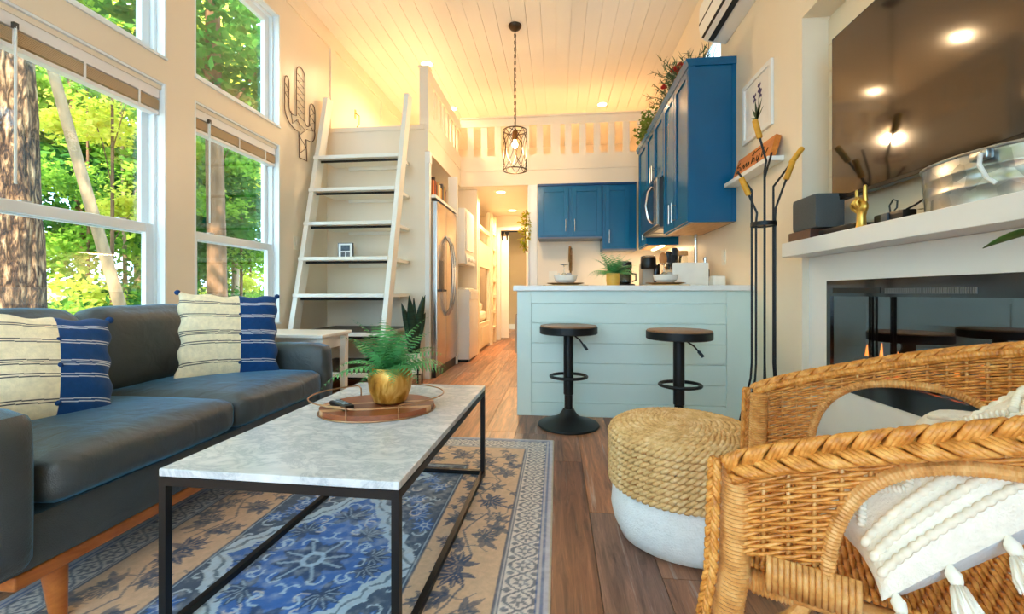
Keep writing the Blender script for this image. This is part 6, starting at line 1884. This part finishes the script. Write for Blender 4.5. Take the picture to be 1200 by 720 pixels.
CORD = M('cord_cream', (234, 222, 200), 0.9, var=0.12, vs=80)
for vv in (-0.80, -0.55, -0.28):
    O('stitched_cord', cord([(-0.95, vv), (0.95, vv)]), CORD, tp, smooth=180)
for c in (-0.72, -0.36, 0.0, 0.36, 0.72):
    for s_ in (0.0, 0.26):
        O('stitched_cord', cord([(c-0.17, -0.06+s_), (c, 0.42+s_), (c+0.17, -0.06+s_)]), CORD, tp, smooth=180)
for vv in (0.88,):
    O('stitched_cord', cord([(-0.95, vv), (0.95, vv)]), CORD, tp, smooth=180)
TASS = M('tassel_cream', (240, 234, 220), 0.9, var=0.06, vs=40)
down = Vector((0, 0, -1))
for edge in (-1,):
    for i in range(7):
        u = -0.92+i*0.305
        x, y = pxy(u, edge*0.99)
        b0 = MP @ Vector((x, y, 0))
        d = ((down*0.75 if edge < 0 else down*0.1) + u2*edge*0.7 + nrm*0.30).normalized()
        t_ = O('tassel', MB().tube([b0, b0+d*0.010, b0+d*0.018, b0+d*0.022, b0+d*0.05, b0+d*0.056], [0.003, 0.0085, 0.0075, 0.006, 0.0125, 0.010], 10), TASS, tp, smooth=60)
        m = MB()
        for q in range(9):
            a_ = q*2*PI/9; e_ = d.cross(Vector((0.3, 0.9, 0.2))).normalized(); f_ = d.cross(e_)
            o_ = (e_*math.cos(a_)+f_*math.sin(a_))
            m.tube([b0+d*0.024+o_*0.006, b0+d*0.05+o_*0.0125, b0+d*0.062+o_*0.013], [0.0022, 0.0026, 0.0012], 5)
        O('fringe', m, TASS, t_, smooth=180)

# second pillow of the pair, bulging through the far arch
tp2 = T('cushion', 'cream knobbly cushion bulging through the far arch of the rattan chair', 'pillow', cw(0.36, CW-0.06, 0.44))
CW2 = MB().rbox(-0.11, -0.055, 0.0, 0.11, 0.055, 0.165, 0.054, (0.0, 0.015, 0.01), n=12, wob=0.008)
MC = Matrix.Translation(cw(0.42, CW-0.10, 0.438)) @ Matrix.Rotation(math.atan2(BV.y, BV.x), 4, 'Z') @ Matrix.Rotation(R(-14), 4, 'X')
O('cover', CW2.xf(MC), COTTON, tp2, smooth=180)
for k in range(4):
    m = MB().tube([(-0.095+0.19*i/40, -0.071+0.004*k-0.004*abs(i-20)/20*0, 0.05+k*0.034) for i in range(41)], [0.0055*(0.6+0.4*abs(math.sin(i*0.8))) for i in range(41)], 6)
    O('stitched_cord', m.xf(MC), CORD, tp2, smooth=180)

# ================================================================== OUTSIDE TREES
rng = np.random.RandomState(21)
def leaf_cloud(n, rad, size, seed, flat=1.0):
    """n leaves (diamonds) in clumps inside an ellipsoid"""
    r = np.random.RandomState(seed)
    ncl = max(6, n//45)
    cd = r.normal(size=(ncl, 3)); cd /= np.linalg.norm(cd, axis=1, keepdims=True)
    cc = cd*(r.rand(ncl, 1)**0.45)
    idx = r.randint(0, ncl, n)
    p = (cc[idx]+r.normal(size=(n, 3))*0.17)*np.array(rad)
    d = r.normal(size=(n, 3)); d[:, 2] *= 0.5; d /= np.linalg.norm(d, axis=1, keepdims=True)
    up = r.normal(size=(n, 3)); s = np.cross(d, up); s /= np.linalg.norm(s, axis=1, keepdims=True)
    L_ = size*(0.6+0.8*r.rand(n, 1))
    v = np.stack([p, p+d*L_*0.5-s*L_*0.30, p+d*L_, p+d*L_*0.5+s*L_*0.30], 1).reshape(-1, 3)
    f = [(4*i, 4*i+1, 4*i+2, 4*i+3) for i in range(n)]
    mb = MB(); mb.v = [tuple(q) for q in v]; mb.f = f
    return mb
LM = [M_leaf('leaf_mid', (94, 142, 44), (166, 196, 76), 0.45), M_leaf('leaf_yellow', (196, 204, 60), (244, 232, 110), 0.5), M_leaf('leaf_dark', (40, 88, 40), (96, 142, 58), 0.4)]
CLOUD = {}
for i, (rad, n, size) in enumerate((((1.0, 1.0, 0.8), 1500, 0.15), ((1.0, 1.0, 0.45), 1300, 0.14))):
    for j in range(3):
        CLOUD[i, j] = mesh_of('foliage', leaf_cloud(n, rad, size, 100+i*7+j), LM[j], 0)
def foliage(parent, loc, sc, kind, rz):
    o = bpy.data.objects.new('foliage', CLOUD[kind]); COL.objects.link(o)
    attach(o, parent, Matrix.Translation(loc) @ Matrix.Rotation(rz, 4, 'Z'))
    o.scale = (sc, sc, sc)
    o['kind'] = 'stuff'
BARK = M_bark()
BARK_L = M('bark_pale', (160, 130, 100), 0.9, var=0.3, vs=4, bump=0.6, bs=14, stretch=(3, 3, 0.7))
BARK_D = M('bark_dark', (116, 82, 56), 0.95, var=0.4, vs=5, bump=0.8, bs=10, stretch=(3, 3, 0.6))
def ray_at(px, X):
    """ground position on the plane x=X seen at horizontal pixel px (layout help: directions measured from the viewpoint)"""
    th = math.atan((VANISH-600)/FPX); a_ = (px-600)/FPX
    dx, dy = -math.sin(th)+math.cos(th)*a_, math.cos(th)+math.sin(th)*a_
    return X, dy*X/dx
def trunk_mesh(x, y, r, h, lean=(0, 0), rough=0.0, n=14, wob=0.1, seed=0):
    K = 24 if not rough else 70
    pts = []; rad = []
    for i in range(K+1):
        t = i/K; z = -0.9+h*t
        pts.append((x+lean[0]*h*t+wob*r*2*math.sin(t*5+seed), y+lean[1]*h*t+wob*r*2*math.cos(t*4+seed), z))
        rad.append(r*(1.0+0.35*math.exp(-(z+0.7)/0.35))*(1-0.55*t))
    m = MB().tube(pts, rad, n)
    if rough:
        V = []
        for q in m.v:
            v = Vector(q); c = Vector((x+lean[0]*(q[2]+0.9), y+lean[1]*(q[2]+0.9), q[2]))
            d = v-c; d.z = 0
            l = d.length
            if l > 1e-6:
                d /= l
                a_ = math.atan2(d.y, d.x)
                w = mnoise.noise(Vector((math.cos(a_)*4.2, math.sin(a_)*4.2, q[2]*0.9)))
                w2 = mnoise.noise(Vector((math.cos(a_)*11, math.sin(a_)*11, q[2]*2.4)))
                v = v+d*(w*0.6+w2*0.55)*rough
            V.append(tuple(v))
        m.v = V
    return m
def tree(label, x, y, r, h, mat, lean=(0, 0), crowns=(), rough=0, n=14, group=None, seed=0, name='tree'):
    t = T(name, label, 'tree', (x, y, -0.75), group)
    O('trunk', trunk_mesh(x, y, r, h, lean, rough, n, 0.1, seed), mat, t, smooth=180)
    for (px, py, pz_, sc, kind) in crowns:
        c = (x+px, y+py, pz_)
        foliage(t, c, sc, kind, random.random()*6)
        q0 = (x+lean[0]*(pz_*0.7+0.9), y+lean[1]*(pz_*0.7+0.9), pz_*0.7)
        O('branch', MB().tube([q0, ((q0[0]+c[0])/2, (q0[1]+c[1])/2, (q0[2]+c[2])/2+0.15), c], [r*0.28, r*0.18, 0.012], 6), mat, t, smooth=180)
    return t
random.seed(5)
# the big trunk outside the window
X_, Y_ = -4.35, 2.80
tree('huge rough-barked tree trunk right outside the window', X_, Y_, 0.34, 9.0, BARK, (0.01, 0), ((0.4, 0.6, 6.2, 1.6, (0, 0)), (-0.8, -0.5, 6.8, 1.8, (0, 0))), rough=0.035, n=120)
xb, yb = ray_at(172, -6.3); xt, yt = ray_at(78, -6.3)
tree('slender pale tree leaning across the view of the window', xb, yb+0.05, 0.085, 7.5, BARK_L, (0.0, (yt-yb)/3.9), ((-0.3, -1.4, 4.4, 0.8, (0, 0)), (-0.5, -2.0, 5.4, 1.0, (0, 1))), seed=2)
x, y = ray_at(150, -9.5)
tree('very thin pale sapling behind the leaning tree', x, y, 0.05, 7, BARK_L, (0.0, -0.03), ((0.2, 0.3, 3.6, 0.9, (0, 0)),), seed=4)
x, y = ray_at(253, -5.4)
tree('straight dark brown tree trunk seen through the window nearest the ladder', x, y, 0.155, 9.5, BARK_D, (0.0, 0.0), ((0.3, 0.5, 4.6, 1.1, (0, 2)), (-0.5, -0.3, 5.6, 1.3, (0, 2))), seed=1, rough=0.012, n=48)
x, y = ray_at(276, -8.2)
tree('straight pale tree trunk beside the dark brown trunk', x, y, 0.10, 9.0, BARK_L, (0.005, 0.01), ((0.4, 0.4, 4.0, 1.2, (0, 1)), (-0.3, 0.3, 5.4, 1.4, (0, 0))), seed=3)
# trees all along the side of the house, wall of leaves behind
lab = ('leafy green forest tree with several spreading branches', 'yellow-green forest tree with sunlit leaves', 'dark green forest tree with dense leaves')
spots = []
for i in range(30):
    x = -8.5-random.random()*12
    y = -7+i*0.95+random.uniform(-0.6, 0.6)
    spots.append((x, y))
for i, (x, y) in enumerate(spots):
    j = (0, 1, 2, 0, 2, 1, 0)[i % 7]
    cr = []
    for k in range(5):
        cr.append((random.uniform(-1.3, 1.3), random.uniform(-1.3, 1.3), random.uniform(2.0, 7.5)+0.05*max(0, -x-8), random.uniform(0.9, 1.7), (random.randint(0, 1), j if random.random() < 0.7 else random.randint(0, 2))))
    tree(('dark-trunked ' if i % 2 else 'pale-trunked ')+lab[j], x, y, random.uniform(0.07, 0.16), random.uniform(7, 10), BARK_D if i % 2 else BARK_L, (random.uniform(-.03, .03), random.uniform(-.05, .05)), cr, group='forest trees beside the house', seed=i)
# near leafy boughs that fill the upper windows: trees with lower branches
for i, (px, X_, zs) in enumerate(((262, -5.9, (2.5, 3.4, 4.3)), (292, -6.4, (1.7, 2.9, 3.8, 4.7)), (135, -7.0, (2.4, 3.8, 4.6)), (105, -9.0, (1.6, 3.0, 5.2)), (236, -7.0, (1.4, 2.4, 3.6, 5.0)), (300, -9.0, (1.2, 3.0, 5.0)))):
    x, y = ray_at(px, X_)
    cr = [(random.uniform(-.5, .5), random.uniform(-.5, .5), z, random.uniform(0.55, 0.85), (random.randint(0, 1), (0, 2, 1)[i % 3] if random.random() < 0.6 else 0)) for z in zs]
    tree('young leafy tree close to the windows', x-0.4, y+0.3, 0.035, 6.2, BARK_D, (0, 0), cr, group='young trees by the windows', seed=i+40, name='young_tree')
# undergrowth
for i in range(34):
    px = (i*11.5) % 330
    X_ = -6.8-(i*0.37 % 5.5)
    x, y = ray_at(px, X_)
    t = T('bush', ('low mid-green bush of the forest undergrowth', 'low yellow-green bush of the forest undergrowth', 'low dark green bush with lighter green top shoots', 'low yellow-green bush with dark green top shoots')[i % 4], 'bush', (x, y, -0.7), 'bushes outside the windows')
    sc = random.uniform(0.6, 1.0)
    zg = -0.7+max(0, -x-9)*0.07
    foliage(t, (x, y, zg+0.55*sc), sc, (1, (0, 1, 2, 1)[i % 4]), random.random()*6)
    foliage(t, (x+0.2, y+0.2, zg+1.15*sc), sc*0.8, (0, (0, 1, 0, 2)[i % 4]), random.random()*6)
    O('stems', MB().tube([(x, y, zg-0.15), (x+0.05, y, zg+0.5*sc), (x+0.1, y+0.1, zg+1.0*sc)], [0.02, 0.014, 0.008], 6), BARK_D, t)
